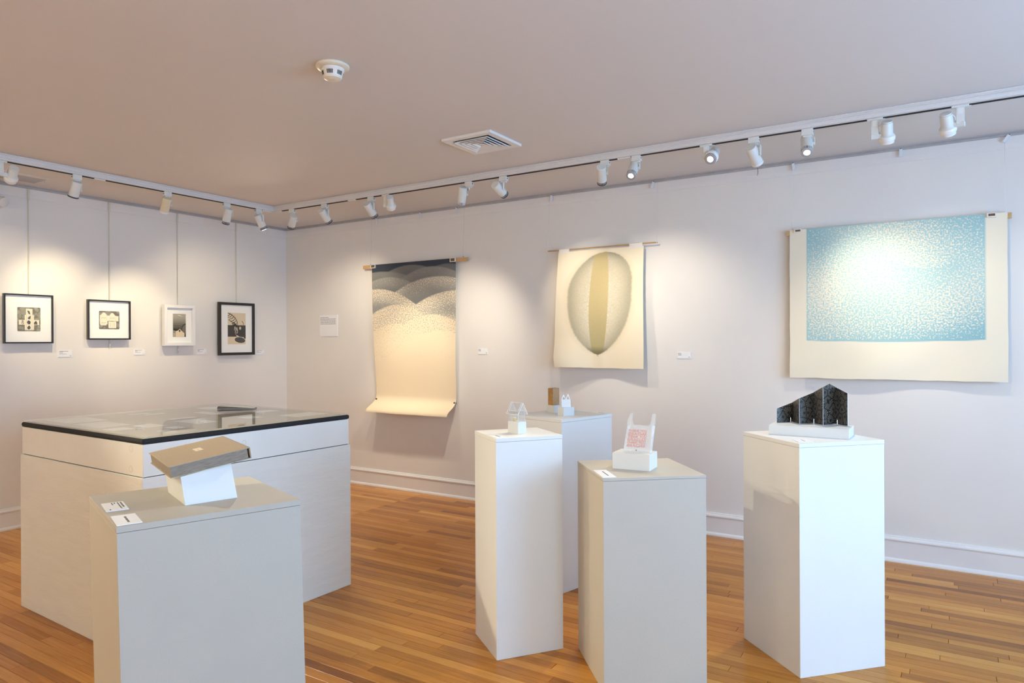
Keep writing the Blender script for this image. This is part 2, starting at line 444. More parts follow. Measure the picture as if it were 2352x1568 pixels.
struct('ceiling', MB().box(XL - .1, XR + .3, YF - .1, YB + .1, HC, HC + 0.1), M_ceil)
struct('wall_back', MB().box(XL - .1, XR + .3, YB, YB + 0.1, -0.05, HC), M_wall)
struct('wall_left', MB().box(XL - .1, XL, YF, YB, -0.05, HC), M_wall)
struct('wall_front', MB().box(XL - .1, XR + .3, YF - 0.1, YF, -0.05, HC), M_wall)
mb = MB(); ys = YF
for y0, y1, z0, z1 in sorted(WIN):
    mb.box(XR, XR + .14, ys, y0, -0.05, HC)
    mb.box(XR, XR + .14, y0, y1, -0.05, z0); mb.box(XR, XR + .14, y0, y1, z1, HC); ys = y1
mb.box(XR, XR + .14, ys, YB, -0.05, HC)
struct('wall_right', mb, M_wall)
for k, (y0, y1, z0, z1) in enumerate(WIN):
    w = struct('window_%d' % (k + 1), MB().box(XR + .02, XR + .06, y0, y0 + .05, z0, z1).box(XR + .02, XR + .06, y1 - .05, y1, z0, z1)
               .box(XR + .02, XR + .06, y0 + .05, y1 - .05, z0, z0 + .06).box(XR + .02, XR + .06, y0 + .05, y1 - .05, z1 - .05, z1)
               .box(XR + .02, XR + .06, y0 + .05, y1 - .05, (z0 + z1) / 2 - .02, (z0 + z1) / 2 + .02), M_winframe)
    for zz0, zz1 in ((z0 + .06, (z0 + z1) / 2 - .02), ((z0 + z1) / 2 + .02, z1 - .05)):
        MB().box(XR + .038, XR + .042, y0 + .05, y1 - .05, zz0, zz1).build('pane', M_glass, w)
    MB().box(XR - .05, XR + .02, y0 - .05, y1 + .05, z0 - .03, z0).build('window_sill', M_winframe, w)

# baseboards: plinth with a rounded cap and a shoe mould
BB = [(0, 0), (.030, 0), (.030, .008), (.026, .018), (.018, .024), (.016, .026), (.016, .138), (.021, .142), (.023, .150), (.020, .158), (.012, .164), (.010, .172), (0, .174)]
struct('baseboard_back', MB().extrude(BB, (XL, YB, 0), (XR, YB, 0), (0, -1, 0)), M_trim)
struct('baseboard_left', MB().extrude(BB, (XL, YF, 0), (XL, YB, 0), (1, 0, 0)), M_trim)
struct('baseboard_right', MB().extrude(BB, (XR, YF, 0), (XR, YB, 0), (-1, 0, 0)), M_trim)
struct('baseboard_front', MB().extrude(BB, (XL, YF, 0), (XR, YF, 0), (0, 1, 0)), M_trim)
# frieze boards under the ceiling, with a hairline step at their lower edge
FR = [(0, HC), (0, HC - .105), (.004, HC - .105), (.0055, HC - .102), (.0055, HC - .075), (.0065, HC - .072), (.0065, HC)]
struct('trim_1', MB().extrude(FR, (XL, YB, 0), (XR, YB, 0), (0, -1, 0)), M_frieze)
struct('trim_2', MB().extrude(FR, (XL, YF, 0), (XL, YB, 0), (1, 0, 0)), M_frieze)
# grey picture hanging rails in the wall/ceiling corner
RL = [(0, HC), (0, HC - .026), (.010, HC - .026), (.012, HC - .024), (.012, HC - .015), (.008, HC - .013), (.008, HC - .009), (.013, HC - .007), (.013, HC)]
rb = MB().extrude([(a + .0065, b) for a, b in RL], (XL, YB, 0), (XR, YB, 0), (0, -1, 0)).build('picture_rail', M_rail)
tag(rb, 'grey metal picture hanging rail along the top of the wall with hanging scrolls', 'rail')
rl_ = MB().extrude([(a + .0065, b) for a, b in RL], (XL, YF, 0), (XL, YB, 0), (1, 0, 0)).build('picture_rail', M_rail)
tag(rl_, 'grey metal picture hanging rail along the top of the wall with framed prints', 'rail')
# ceiling mouldings that run in front of the light track (stepped profile facing the room)
MO = [(0, HC), (-.010, HC), (-.014, HC - .004), (-.014, HC - .010), (-.006, HC - .013), (-.006, HC - .021), (-.013, HC - .024), (-.013, HC - .033), (-.007, HC - .036), (-.007, ZT + .003), (-.011, ZT), (.004, ZT), (.004, HC)]
def mould(name, a, b, out):
    struct(name, MB().extrude(MO, a, b, out), M_mould)
TXR, TYF = 1.35, -2.05
mould('trim_3', (TX - .01, TY, 0), (TXR + .01, TY, 0), (0, 1, 0))
mould('trim_4', (TX, TYF, 0), (TX, TY + .01, 0), (-1, 0, 0))
mould('trim_5', (TX - .01, TYF, 0), (TXR + .01, TYF, 0), (0, -1, 0))
mould('trim_6', (TXR, TYF, 0), (TXR, TY + .01, 0), (1, 0, 0))
def track(label, a, b, out, joints):
    """white channel on the far side of the moulding with a dark slot, joints = positions of plain couplers"""
    a, b, out = Vector(a), Vector(b), Vector(out)
    t = thing('light_track', label, 'track', (0, 0, 0), 0, 'ceiling light tracks')
    ch = [(.005, HC), (.005, ZT + .001), (.010, ZT + .001), (.010, ZT + .012), (.021, ZT + .012), (.021, ZT + .001), (.034, ZT + .001), (.034, HC)]
    MB().extrude(ch, a, b, out).build('channel', M_mould, t)
    MB().extrude([(.006, ZT - .005), (.020, ZT - .005), (.020, ZT + .001), (.006, ZT + .001)], a, b, out).build('slot', M_dark, t)
    d = (b - a).normalized()
    for j0, j1 in joints:
        MB().extrude([(.0045, ZT - .0065), (.0215, ZT - .0065), (.0215, ZT + .001), (.0045, ZT + .001)], a + d * j0, a + d * j1, out).build('coupler', M_trim, t)
    return t
ex0 = TX + .02
def jx(p0, p1): return (atz(*p0, ZT).x - ex0, atz(*p1, ZT).x - ex0)
track('white light track on the ceiling along the wall with hanging scrolls', (ex0, TY, 0), (TXR - .02, TY, 0), (0, 1, 0),
      [(0, .09), jx((803, 461), (820, 458)), jx((1411, 360), (1443, 356))])
def jy(p0, p1): return (atz(*p0, ZT).y - TYF - .02, atz(*p1, ZT).y - TYF - .02)
track('white light track on the ceiling along the wall with framed prints', (TX, TYF + .02, 0), (TX, TY - .02, 0), (-1, 0, 0),
      [jy((216, 409), (241, 414)), (TY - TYF - .14, TY - TYF - .04), jy((0, 367), (13, 370))])
track('white light track on the ceiling above the entrance side', (ex0, TYF, 0), (TXR - .02, TYF, 0), (0, -1, 0), [])
track('white light track on the ceiling in front of the windows', (TXR, TYF + .02, 0), (TXR, TY - .02, 0), (1, 0, 0), [])

# ------------------------------------------------------------------ spotlights
LG = 'track spotlights'
def add_spot(root, pos, d, watts, deg, blend, size, fam):
    ld = bpy.data.lights.new('bulb_light', 'SPOT')
    power(ld, watts, fam); ld.spot_size = math.radians(deg); ld.spot_blend = blend
    ld.shadow_soft_size = size
    lo = bpy.data.objects.new('bulb_light', ld); COL.objects.link(lo)
    lo.parent = root
    lo.matrix_local = axis_frame(pos, -Vector(d))
def spot_a(label, mount, head, d, side=1, nose='fins', mat_body=None, lit=False, lamps=None, along=(1, 0, 0)):
    """cylinder head on a bent arm; mount = point under the track, head = centre of the barrel, d = aim"""
    mount, head, d = Vector(mount), Vector(head), Vector(d).normalized()
    root = thing('track_spotlight', label, 'spotlight', mount, 0, LG)
    h = head - mount; al = Vector(along); body = mat_body or M_lamp
    ac = Vector((0, 1, 0)) if abs(al.x) > .5 else Vector((1, 0, 0))
    A = frame((0, 0, 0), al, Vector((0, 0, 1)).cross(al), (0, 0, 1))
    mb = MB().box(-.032, .032, -.017, .017, -.036, .001, A).box(-.024, .024, -.011, .011, -.046, -.036, A)
    ad = mb.build('adapter', M_lamp, root, bevel=.002)
    MB().box(.0315, .0325, -.005, .004, -.022, -.014, A).build('screw_hole', M_dark, ad)
    s = d.cross(Vector((0, 0, 1)))
    if s.length < 1e-3: s = al
    s = s.normalized() * side
    piv = h + s * 0.043
    top = Vector((0, 0, -.046)); elb = Vector((piv.x, piv.y, min(-.052, piv.z + .045)))
    ar = MB()
    ar.lathe([(.008, 0), (.008, .012)], T(0, 0, -.056), 12)
    ar.bar(Vector((0, 0, -.054)), Vector((elb.x, elb.y, -.054)), .004, .018, d)
    ar.bar(Vector((elb.x, elb.y, -.052)), piv + Vector((0, 0, -.012)), .018, .004, s)
    ar.lathe([(.009, 0), (.009, .012)], axis_frame(piv - s * .012, s), 12)
    ar.build('arm', M_lamp, root)
    Mh = axis_frame(h, d)
    hl, r = 0.058, 0.0345
    MB().lathe([(r * .90, -hl), (r * .985, -hl + .003), (r, -hl + .008), (r, hl), (r * .97, hl + .001), (r * .90, hl - .008), (.012, hl - .010)], Mh, 32).build('housing', body, root, True)
    MB().tube([Vector((0, 0, -.05)), h * .5 + Vector((0, 0, -.01)) - s * .012, h - d * (hl + .004)], .0022, 6).build('cable', M_lamp, root)
    if nose == 'fins':
        n = 24; mb = MB()
        mb.lathe([(.024, hl - .012), (.026, hl + .022)], Mh, 24, 0)
        for k in range(n):
            a = 2 * math.pi * k / n
            Mk = Mh @ RZ(a)
            mb.box(.024, .031, -.0016, .0016, hl - .010, hl + .024, Mk, 1)
        mb.build('fin_ring', [M_fin, M_lampwht if lit else M_rail], root)
        z0 = hl + .022
        MB().lathe([(.0335, z0), (.0335, z0 + .004), (.030, z0 + .006), (.018, z0 + .004)], Mh, 28).build('bezel', M_rail if lit else M_fin, root, True)
        MB().lathe([(.0185, z0 + .0035), (.016, z0 + .0055), (.008, z0 + .006)], Mh, 24).build('lens', M_lens if lit else M_lensoff, root, True)
    elif nose == 'white':
        z0 = hl
        MB().lathe([(.036, z0 - .001), (.0365, z0 + .014), (.030, z0 + .018)], Mh, 28).build('bezel', M_lampwht, root, True)
        MB().lathe([(.030, z0 + .016), (.012, z0 + .019)], Mh, 24).build('lens', M_lens if lit else M_lensoff, root, True)
    else:
        z0 = hl
        MB().lathe([(.0355, z0 - .006), (.037, z0 - .004), (.037, z0 + .002), (.0355, z0 + .004)], Mh, 28).build('bezel', M_fin if nose == 'ring' else M_lampwht, root, True)
        MB().lathe([(.030, z0 + .003), (.010, z0 + .005)], Mh, 24).build('lens', M_lens if lit else M_lensoff, root, True)
    if lamps: add_spot(root, h + d * (z0 + .03), lamps.get('aim', d), lamps['w'], lamps.get('deg', 50), lamps.get('blend', 1.0), .03, lamps['fam'])
    return root
def spot_b(label, mount, head, d, side_pt, lit=False, nose='white', lamps=None, along=(1, 0, 0)):
    """older bell-shaped head on a square drop stem; side_pt = foot of the stem"""
    mount, head, d = Vector(mount), Vector(head), Vector(d).normalized()
    foot = Vector(side_pt) - mount
    root = thing('track_spotlight', label, 'spotlight', mount, 0, LG)
    h = head - mount; al = Vector(along)
    A = frame((0, 0, 0), al, Vector((0, 0, 1)).cross(al), (0, 0, 1))
    MB().box(-.040, .040, -.013, .013, -.010, .001, A).box(.030, .050, -.005, .005, -.009, -.003, A).build('adapter', M_lamp, root, bevel=.002)
    st = MB().box(-.019, .019, -.014, .014, foot.z, -.010, A).build('stem', M_lamp, root, bevel=.002)
    MB().box(-.011, .011, -.0148, -.0135, -.045, -.012, A).box(-.012, .012, -.0150, -.0145, -.0465, -.045, A).build('latch', M_lampwht, st)
    f2 = h + d * .016
    dirv = Vector((f2.x, f2.y, foot.z)) - Vector((0, 0, foot.z)); dirv.z = 0
    dl = dirv.length; dn = dirv.normalized()
    A2 = frame((0, 0, foot.z), dn, Vector((0, 0, 1)).cross(dn), (0, 0, 1))
    MB().box(-.022, max(.03, dl - .018), -.014, .014, -.014, .012, A2).build('arm', M_lamp, root, bevel=.003)
    Mh = axis_frame(h, d)
    MB().lathe([(.022, -.062), (.0275, -.0615), (.0275, -.059), (.0255, -.058), (.0255, -.054), (.0295, -.053), (.031, .008), (.036, .014), (.0405, .020)], Mh, 32).build('housing', M_lamp, root, True)
    MB().lathe([(.0405, .020), (.0425, .028), (.0415, .042), (.037, .048), (.036, .050), (.036, .060), (.033, .062), (.030, .055), (.010, .054)], Mh, 32, 0, (False, True)).build('bell', M_lampwht, root, True)
    sdir = (Vector((0, 0, foot.z)) - h); sdir.z = 0; sdir = sdir.normalized()
    MB().tube([Vector((0, 0, foot.z + .03)) - sdir * .014, h * .55 + Vector((0, 0, foot.z * .45 - .012)), h + sdir * .040 - d * .010, h + sdir * .040 - d * .035, h + sdir * .028 - d * .052], .0022, 6).build('cable', M_lamp, root, True)
    if nose == 'fins':
        mb = MB()
        for k in range(24):
            mb.box(.026, .0365, -.0016, .0016, .056, .066, Mh @ RZ(2 * math.pi * k / 24), 0)
        mb.build('fin_ring', M_fin, root)
        MB().lathe([(.035, .066), (.035, .069), (.031, .071), (.019, .069)], Mh, 28).build('bezel', M_rail, root, True)
        MB().lathe([(.0195, .0685), (.016, .0705), (.008, .071)], Mh, 24).build('lens', M_lens if lit else M_lensoff, root, True)
    if lamps: add_spot(root, h + d * .10, lamps.get('aim', d), lamps['w'], lamps.get('deg', 50), lamps.get('blend', 1.0), .03, lamps['fam'])
    return root
LAMPLEN = 0.135
def px_axis(a, b, depth, sign, L):
    """aim of a barrel whose back/front sit at pixels a/b; sign +1 away from the eye, -1 towards it"""
    u, v = (b[0] - a[0]) / F_PX * depth, -(b[1] - a[1]) / F_PX * depth
    w = math.sqrt(max(0.0004, L * L - u * u - v * v)) * sign
    sight = ray((a[0] + b[0]) / 2, (a[1] + b[1]) / 2).normalized()
    return (RT * u + UP * v + sight * w).normalized()
def lampgeo(ad, a, b, wall):
    z = ZT - .004
    m = atz(*ad, ZT)
    if wall == 'b': mount = Vector((m.x, TY + .0155, ZT)); head = aty((a[0] + b[0]) / 2, (a[1] + b[1]) / 2, TY + .016)
    else: mount = Vector((TX - .0155, m.y, ZT)); head = atx((a[0] + b[0]) / 2, (a[1] + b[1]) / 2, TX - .016)
    return mount, head, (head - EYE).dot(fw)
def aim_wall(px, py, wall): return aty(px, py) if wall == 'b' else atx(px, py)
CYL = 'white cylinder spotlight'
SPECS = [
 # kind, label, adapter px, head back px, head front px, wall, sign, side, nose, lit, (target, watts, degrees)
 ('B', 'bell-shaped white spotlight hanging in front of the slotted ceiling vent', (-2, 369), (33, 385), (23, 416.7), 'l', 1, 0, 'white', False, (('l', 60, 860), 18, 96)),
 ('A', 'plain white cylinder spotlight with thin dark rim between the first two hanging rods', (174.3, 402), (177.8, 416.7), (167.7, 452.9), 'l', 1, 1, 'ring', False, (('l', 140, 700), 36, 54)),
 ('A', 'cream yellow cylinder spotlight above the small white framed print', (383.6, 441), (384.5, 454.3), (377.3, 484.7), 'l', 1, 1, 'white', False, (('l', 310, 745), 34, 52)),
 ('A', 'white finned cylinder spotlight, second from the corner on the framed print side', (523.3, 466), (526, 478.9), (519.5, 508), 'l', 1, 1, 'fins', False, (('l', 480, 800), 14, 110)),
 ('A', 'white finned cylinder spotlight next to the corner on the framed print side', (595, 480), (591, 494.8), (603, 519), 'l', 1, 1, 'fins', False, (('p', -4.0, 2.5, 1.05), 60, 110)),
 ('A', 'white finned cylinder spotlight next to the corner on the scroll side', (674, 481), (675.4, 494.7), (669.5, 518), 'b', 1, 1, 'fins', False, None),
 ('A', 'tilted white finned cylinder spotlight, second from the corner on the scroll side', (746, 469), (738.6, 484), (752, 504), 'b', 1, 1, 'fins', False, (('b', 790, 860), 24, 96)),
 ('A', 'tilted white finned cylinder spotlight just before the bell-shaped one above the hill scroll', (851.4, 452), (842.7, 468.3), (857, 491), 'b', 1, 1, 'fins', False, (('b', 955, 860), 34, 50)),
 ('B', 'white bell-shaped spotlight above the tall hill scroll', (882.3, 446), (895.5, 453.3), (898.5, 478), 'b', 1, 0, 'white', False, None),
 ('A', 'white cylinder spotlight with glowing finned nose pointing straight down', (1063.4, 413), (1063.4, 430), (1060, 462), 'b', 1, 1, 'fins', True, (('b', 1010, 960), 44, 84)),
 ('A', 'strongly tilted white finned cylinder spotlight left of the square ceiling diffuser scroll gap', (1145, 401), (1136.7, 423.5), (1155, 443), 'b', 1, 1, 'fins', False, (('b', 1380, 730), 22, 60)),
 ('A', 'upright white cylinder spotlight with dark finned end above the egg print', (1382.2, 365), (1380.8, 383.8), (1382.3, 413), 'b', 1, 1, 'fins', False, (('b', 1560, 900), 25, 96)),
 ('A', 'white cylinder spotlight with glowing lens turned to the room, next to the track coupler', (1455.4, 354), (1461, 372), (1450, 401), 'b', -1, -1, 'fins', True, (('p', -1.6, 2.95, .95), 32, 60)),
 ('B', 'white bell-shaped spotlight with bright glowing lens', (1615, 327), (1644.7, 344.8), (1631, 366), 'b', -1, 0, 'fins', True, (('p', -2.3, 1.4, 0.95), 110, 46)),
 ('A', 'tilted white cylinder spotlight with white end ring', (1729.7, 314), (1723.4, 337.6), (1739, 372), 'b', 1, 1, 'white', False, (('b', 2110, 690), 20, 46)),
 ('A', 'white cylinder spotlight with glowing lens above the folded black screen', (1854, 296), (1853, 314.5), (1853.5, 347), 'b', -1, -1, 'fins', True, (('p', -0.9, 3.2, 0.9), 40, 70)),
 ('B', 'white bell-shaped spotlight left of the blue print', (2009.5, 272), (2037.4, 281), (2037.4, 326), 'b', 1, 0, 'white', False, (('b', 1980, 760), 14, 60)),  # head looks dark, but a bulb light is added to brighten the print
 ('B', 'white bell-shaped spotlight above the middle of the blue print, stem on its right', (2205.6, 241), (2172, 262.6), (2178.7, 308), 'b', 1, 0, 'white', False, (('b', 2150, 920), 9, 100)),  # wide bulb light added to this dark head as wall wash
]
FOOT = {0: (2.5, 399), 8: (881.8, 473), 13: (1613, 366), 16: (2008.6, 315), 17: (2206.5, 285)}
for i, (kind, label, ad, a, b, wl, sg, side, nose, lit, tgt) in enumerate(SPECS):
    mount, head, dep = lampgeo(ad, a, b, wl)
    d = px_axis(a, b, dep, sg, .125 if kind == 'A' else .125)
    lamps = None
    if tgt:
        t = Vector(tgt[0][1:]) if tgt[0][0] == 'p' else aim_wall(tgt[0][1], tgt[0][2], tgt[0][0])
        lamps = dict(w=tgt[1], deg=tgt[2], aim=(t - head).normalized(), fam='room' if tgt[0][0] == 'p' else ('left' if wl == 'l' else 'back'))
    al = (1, 0, 0) if wl == 'b' else (0, -1, 0)
    if kind == 'A':
        spot_a(label, mount, head, d, side, nose, M_lampcream if i == 2 else None, lit, lamps, al)
    else:
        fp = aty(*FOOT[i], TY + .016) if wl == 'b' else atx(*FOOT[i], TX - .016)
        fp = Vector((mount.x, mount.y, fp.z))
        spot_b(label, mount, head, d, fp, lit, nose, lamps, al)
# unseen lamps added for warm fill; only two print-side ones follow the shadows
OUT = [('on the framed print side turned to the book pedestal', TX - .0155, .35, (0, 1, 0), (-2.1, 1.4, .9), 560, 42, 'inn'),
       ('on the framed print side turned to the slim pedestal', TX - .0155, 1.25, (0, 1, 0), (-1.9, 2.9, .8), 300, 40, 'inn'),
       ('on the framed print side turned to the black screen', TX - .0155, -.35, (0, 1, 0), (-.8, 3.4, .8), 170, 34, 'inn')]
ORD = ['first', 'second', 'third', 'fourth', 'fifth']
OUT += [('aimed at the entrance wall, %s from the framed print wall' % ORD[k], -4.9 + 1.3 * k, TYF - .0155, (1, 0, 0), (-4.9 + 1.3 * k, YF, 1.5), 130, 100, 'wash') for k in range(5)]
OUT += [('aimed at the window wall, %s from the entrance wall' % ORD[k], TXR + .0155, -1.3 + 1.4 * k, (0, 1, 0), (XR, -1.3 + 1.4 * k, 1.5), 60, 90, 'wash') for k in range(3)]
OUT += [('on the framed print side, %s from the entrance wall' % ORD[k], TX - .0155, -1.4 + 1.5 * k, (0, 1, 0), (XL, -1.4 + 1.5 * k, 1.5), 80, 90, 'wash') for k in range(2)]
for place, mx, my, al, tg, w, deg, fam in OUT:
    m = Vector((mx, my, ZT)); hd = m + Vector((0, 0, -.11)); d = (Vector(tg) - hd).normalized()
    spot_a('unseen white finned cylinder spotlight ' + place, m, hd, d, 1, 'fins', None, True, dict(w=w, deg=deg, blend=.9, fam=fam), al)

# ------------------------------------------------------------------ ceiling fittings
def square_diffuser():
    c = [atz(*q, HC) for q in ((1015, 321), (1123.4, 296.3), (1194.8, 331), (1094.7, 349.4))]
    cx_ = sum(p.x for p in c) / 4; cy_ = sum(p.y for p in c) / 4
    t = thing('ceiling_diffuser', 'square white louvred air diffuser on the ceiling', 'vent', (cx_, cy_, HC), 0)
    s = .187
    def ring(o, i, z0, z1, z2, z3):
        """square ring: outer half size o at heights z0(top) z1, inner half size i at z2,z3"""
        q = [(-1, -1), (1, -1), (1, 1), (-1, 1)]
        vs = [(o * x, o * y, z0) for x, y in q] + [(o * x, o * y, z1) for x, y in q] + [(i * x, i * y, z2) for x, y in q] + [(i * x, i * y, z3) for x, y in q]
        fs = []
        for k in range(4):
            n = (k + 1) % 4
            fs += [(k, n, 4 + n, 4 + k), (4 + k, 4 + n, 8 + n, 8 + k), (8 + k, 8 + n, 12 + n, 12 + k), (12 + k, 12 + n, n, k)]
        return vs, fs
    m = MB(); m.add(*ring(s, s - .045, 0, -.016, -.014, -.002)); m.build('frame', M_vent, t)
    m = MB().box(-s + .045, s - .045, -s + .045, s - .045, -.0012, -.0002); m.build('duct_opening', M_duct, t)
    for k, o in enumerate((.128, .100, .072, .044)):
        m = MB(); m.add(*ring(o, o - .019, -.017, -.0235, -.006, -.003)); m.build('louvre', M_vent, t)
    m = MB(); m.add([(-.018, -.018, -.018), (.018, -.018, -.018), (.018, .018, -.018), (-.018, .018, -.018), (0, 0, -.004)],
                    [(0, 1, 2, 3), (0, 4, 1), (1, 4, 2), (2, 4, 3), (3, 4, 0)]); m.build('louvre_core', M_vent, t)
square_diffuser()
def slot_vent():
    t = thing('ceiling_vent', 'grey slotted air vent on the ceiling beside the framed print wall', 'vent', (-6.145, 2.40, HC), 0)
    x0, x1, y0, y1 = -.112, .112, -.29, .29
    f = .045
    m = MB().box(x0 - f, x0, y0 - f, y1 + f, -.006, 0).box(x1, x1 + f, y0 - f, y1 + f, -.006, 0).box(x0, x1, y0 - f, y0, -.006, 0).box(x0, x1, y1, y1 + f, -.006, 0)
    m.build('frame', M_ceil, t)
    MB().box(x0, x1, y0, y1, -.0008, -.0002).build('duct_opening', M_duct, t)
    n = 8
    for k in range(n):
        x = x0 + (k + .5) * (x1 - x0) / n
        MB().hexa([(x - .011, y0, -.0055), (x - .009, y0, -.0065), (x - .009, y1, -.0065), (x - .011, y1, -.0055),
                   (x + .006, y0, -.0015), (x + .008, y0, -.0025), (x + .008, y1, -.0025), (x + .006, y1, -.0015)]).build('slat', M_rail, t)
    MB().lathe([(.003, -.0075), (.003, -.006)], T(x1 * .2, y1 + .022, 0), 8).build('screw', M_dark, t)
slot_vent()
def smoke_detector():
    p = atz(764, 150, HC)
    t = thing('smoke_detector', 'round cream smoke detector on the ceiling', 'smoke detector', (p.x, p.y, HC))
    MB().lathe([(.074, 0), (.078, -.004), (.077, -.012), (.071, -.017), (.055, -.019)], None, 48).build('base_plate', M_smoke, t, True)
    b = MB().lathe([(.054, -.0185), (.054, -.026), (.050, -.030), (.044, -.055), (.042, -.058)], None, 40).build('body', M_smoke2, t, True)
    MB().lathe([(.0425, -.058), (.040, -.064), (.028, -.070), (.012, -.072)], None, 36).build('cap', M_smoke, t, True)
    mb = MB()
    for g in range(6):
        for k in range(5):
            a = g * math.pi / 3 + (k - 2) * .125
            for z0, z1, r0, r1 in ((-.034, -.052, .0497, .0453),):
                M = RZ(a)
                mb.add([(r0, -.0021, z0), (r0, .0021, z0), (r1, .0018, z1), (r1, -.0018, z1)], [(0, 1, 2, 3)], M)
    mb.build('slits', M_dark, b)
smoke_detector()
def emergency_lamp():
    p = atx(0, 458, XL)
    t = thing('emergency_light', 'white wall lamp with small round reflector below the picture rail', 'lamp', (XL, p.y - .09, p.z - .02), 0)
    MB().box(0, .055, -.16, .10, -.05, .05).build('case', M_smoke2, t, bevel=.008)
    d = Vector((.75, .35, -.35)).normalized(); h = Vector((.075, .075, -.005))
    M = axis_frame(h, d)
    MB().lathe([(.016, -.045), (.034, -.03), (.040, .0), (.041, .022), (.037, .024)], M, 28).build('lamp_head', M_smoke2, t, True)
    MB().lathe([(.036, .022), (.024, .012), (.010, .006)], M, 24, 0, (False, True)).build('reflector', M_steel, t, True)
    MB().lathe([(.009, .004), (.009, .018), (.004, .021)], M, 14).build('bulb', M_dark, t, True)
    MB().bar((.03, .05, 0), h - d * .03, .016, .016).build('neck', M_smoke2, t)
emergency_lamp()
# ================================================================== FRAMED PRINTS ON THE LEFT WALL
def grid_print(name, W, H, nx, ny, img, parent, M, material=None, warp=None):
    """flat printed sheet; local x to the right, z down from the top edge, img(u,v)->rgb arrays"""
    xs = np.linspace(0, 1, nx + 1); zs = np.linspace(0, 1, ny + 1)
    U, V = np.meshgrid(xs, zs)
    co = np.stack([U * W, np.zeros_like(U), -V * H], -1)
    if warp is not None: co = warp(U, V, co)
    co = co.reshape(-1, 3)
    Mn = np.array(M)
    co = co @ Mn[:3, :3].T + Mn[:3, 3]
    idx = np.arange((nx + 1) * (ny + 1)).reshape(ny + 1, nx + 1)
    q = np.stack([idx[:-1, :-1], idx[1:, :-1], idx[1:, 1:], idx[:-1, 1:]], -1).reshape(-1, 4)
    me = bpy.data.meshes.new(name)
    me.from_pydata(co.tolist(), [], q.tolist())
    me.materials.append(material or M_print)
    rgb = img(U, V).reshape(-1, 3)
    ca = me.color_attributes.new('print', 'FLOAT_COLOR', 'POINT')
    ca.data.foreach_set('color', np.concatenate([rgb, np.ones((len(rgb), 1))], 1).astype(np.float32).ravel())
    uvl = me.uv_layers.new(name='UVMap')
    uvp = np.stack([U.ravel() * W, V.ravel() * H], -1)[q.ravel()]
    uvl.data.foreach_set('uv', uvp.astype(np.float32).ravel())
    me.polygons.foreach_set('use_smooth', [True] * len(q))
    me.update()
    o = bpy.data.objects.new(name, me); COL.objects.link(o)
    if parent is not None: o.parent = parent
    return o
nrs = np.random.RandomState(3)
def lerp(a, b, t): return a + (b - a) * t
def smooth(e0, e1, x):
    t = np.clip((x - e0) / (e1 - e0), 0, 1); return t * t * (3 - 2 * t)
def put(c, mask, col):
    mask = mask[..., None].astype(float)
    return c * (1 - mask) + np.array(col) * mask
def flowers(U, V, k):
    """loose floral ground"""
    r = np.random.RandomState(k); out = np.zeros_like(U)
    for _ in range(46):
        x, y, s = r.rand(), r.rand(), r.uniform(.05, .10)
        d = np.hypot(U - x, V - y) / s; a = np.arctan2(V - y, U - x)
        out = np.maximum(out, (d < 1) * (0.35 + 0.65 * (np.sin(a * 7 + x * 9) > -.1)) * (d > .22) * (1 - .4 * d))
    return out
def poly_mask(U, V, pts):
    m = np.zeros_like(U, bool); n = len(pts)
    for i in range(n):
        x0, y0 = pts[i]; x1, y1 = pts[(i + 1) % n]
        if y0 == y1: continue
        c = ((y0 > V) != (y1 > V)) & (U < (x1 - x0) * (V - y0) / (y1 - y0) + x0)
        m ^= c
    return m
def stroke(U, V, pts, w):
    m = np.zeros_like(U, bool)
    for (x0, y0), (x1, y1) in zip(pts[:-1], pts[1:]):
        L2 = (x1 - x0) ** 2 + (y1 - y0) ** 2 + 1e-9
        t = np.clip(((U - x0) * (x1 - x0) + (V - y0) * (y1 - y0)) / L2, 0, 1)
        m |= np.hypot(U - x0 - t * (x1 - x0), V - y0 - t * (y1 - y0)) < w
    return m
CREAM = (0.80, 0.74, 0.60)
def rounded(U, V, r):
    dx = np.maximum(np.abs(U - .5) - (.5 - r), 0); dy = np.maximum(np.abs(V - .5) - (.5 - r), 0)
    return np.hypot(dx, dy) > r
def img_dice(U, V):
    g = flowers(U, V, 5); c = lerp(np.array((.20, .19, .15)), np.array((.40, .39, .32)), g[..., None])
    for x0, x1, y0, y1 in ((.37, .65, .06, .32), (.31, .71, .32, .52), (.06, .94, .52, .73), (.31, .71, .73, .94)):
        c = put(c, (U > x0) & (U < x1) & (V > y0) & (V < y1), CREAM)
    for x in (.38, .64):
        c = put(c, (np.abs(U - x) < .004) & (V > .33) & (V < .93), (.6, .54, .42))
    D = (.06, .06, .055); Lt = (.24, .23, .22)
    for pts in ([(.42, .13), (.52, .16), (.56, .30), (.47, .26)], [(.57, .34), (.45, .43), (.46, .49), (.56, .49)],
                [(.48, .53), (.40, .62), (.46, .71), (.55, .70), (.57, .60)], [(.50, .75), (.42, .84), (.44, .90), (.50, .93), (.57, .86), (.55, .80)],
                [(.80, .55), (.71, .64), (.71, .71), (.86, .71), (.86, .64)]):
        c = put(c, poly_mask(U, V, pts), D)
    for pts in ([(.45, .17), (.52, .26)], [(.52, .39), (.49, .47)], [(.44, .62), (.50, .69)], [(.46, .85), (.54, .83)], [(.72, .655), (.86, .655)], [(.72, .69), (.86, .69)]):
        c = put(c, stroke(U, V, pts, .006), Lt)
    for yy, rr in ((.578, .042), (.663, .052)):
        d = np.hypot((U - .225), (V - yy) * 1.1); c = put(c, (d < rr) & (d > rr - .022), (.14, .13, .12))
    return put(c, rounded(U, V, .04), (.92, .91, .89))
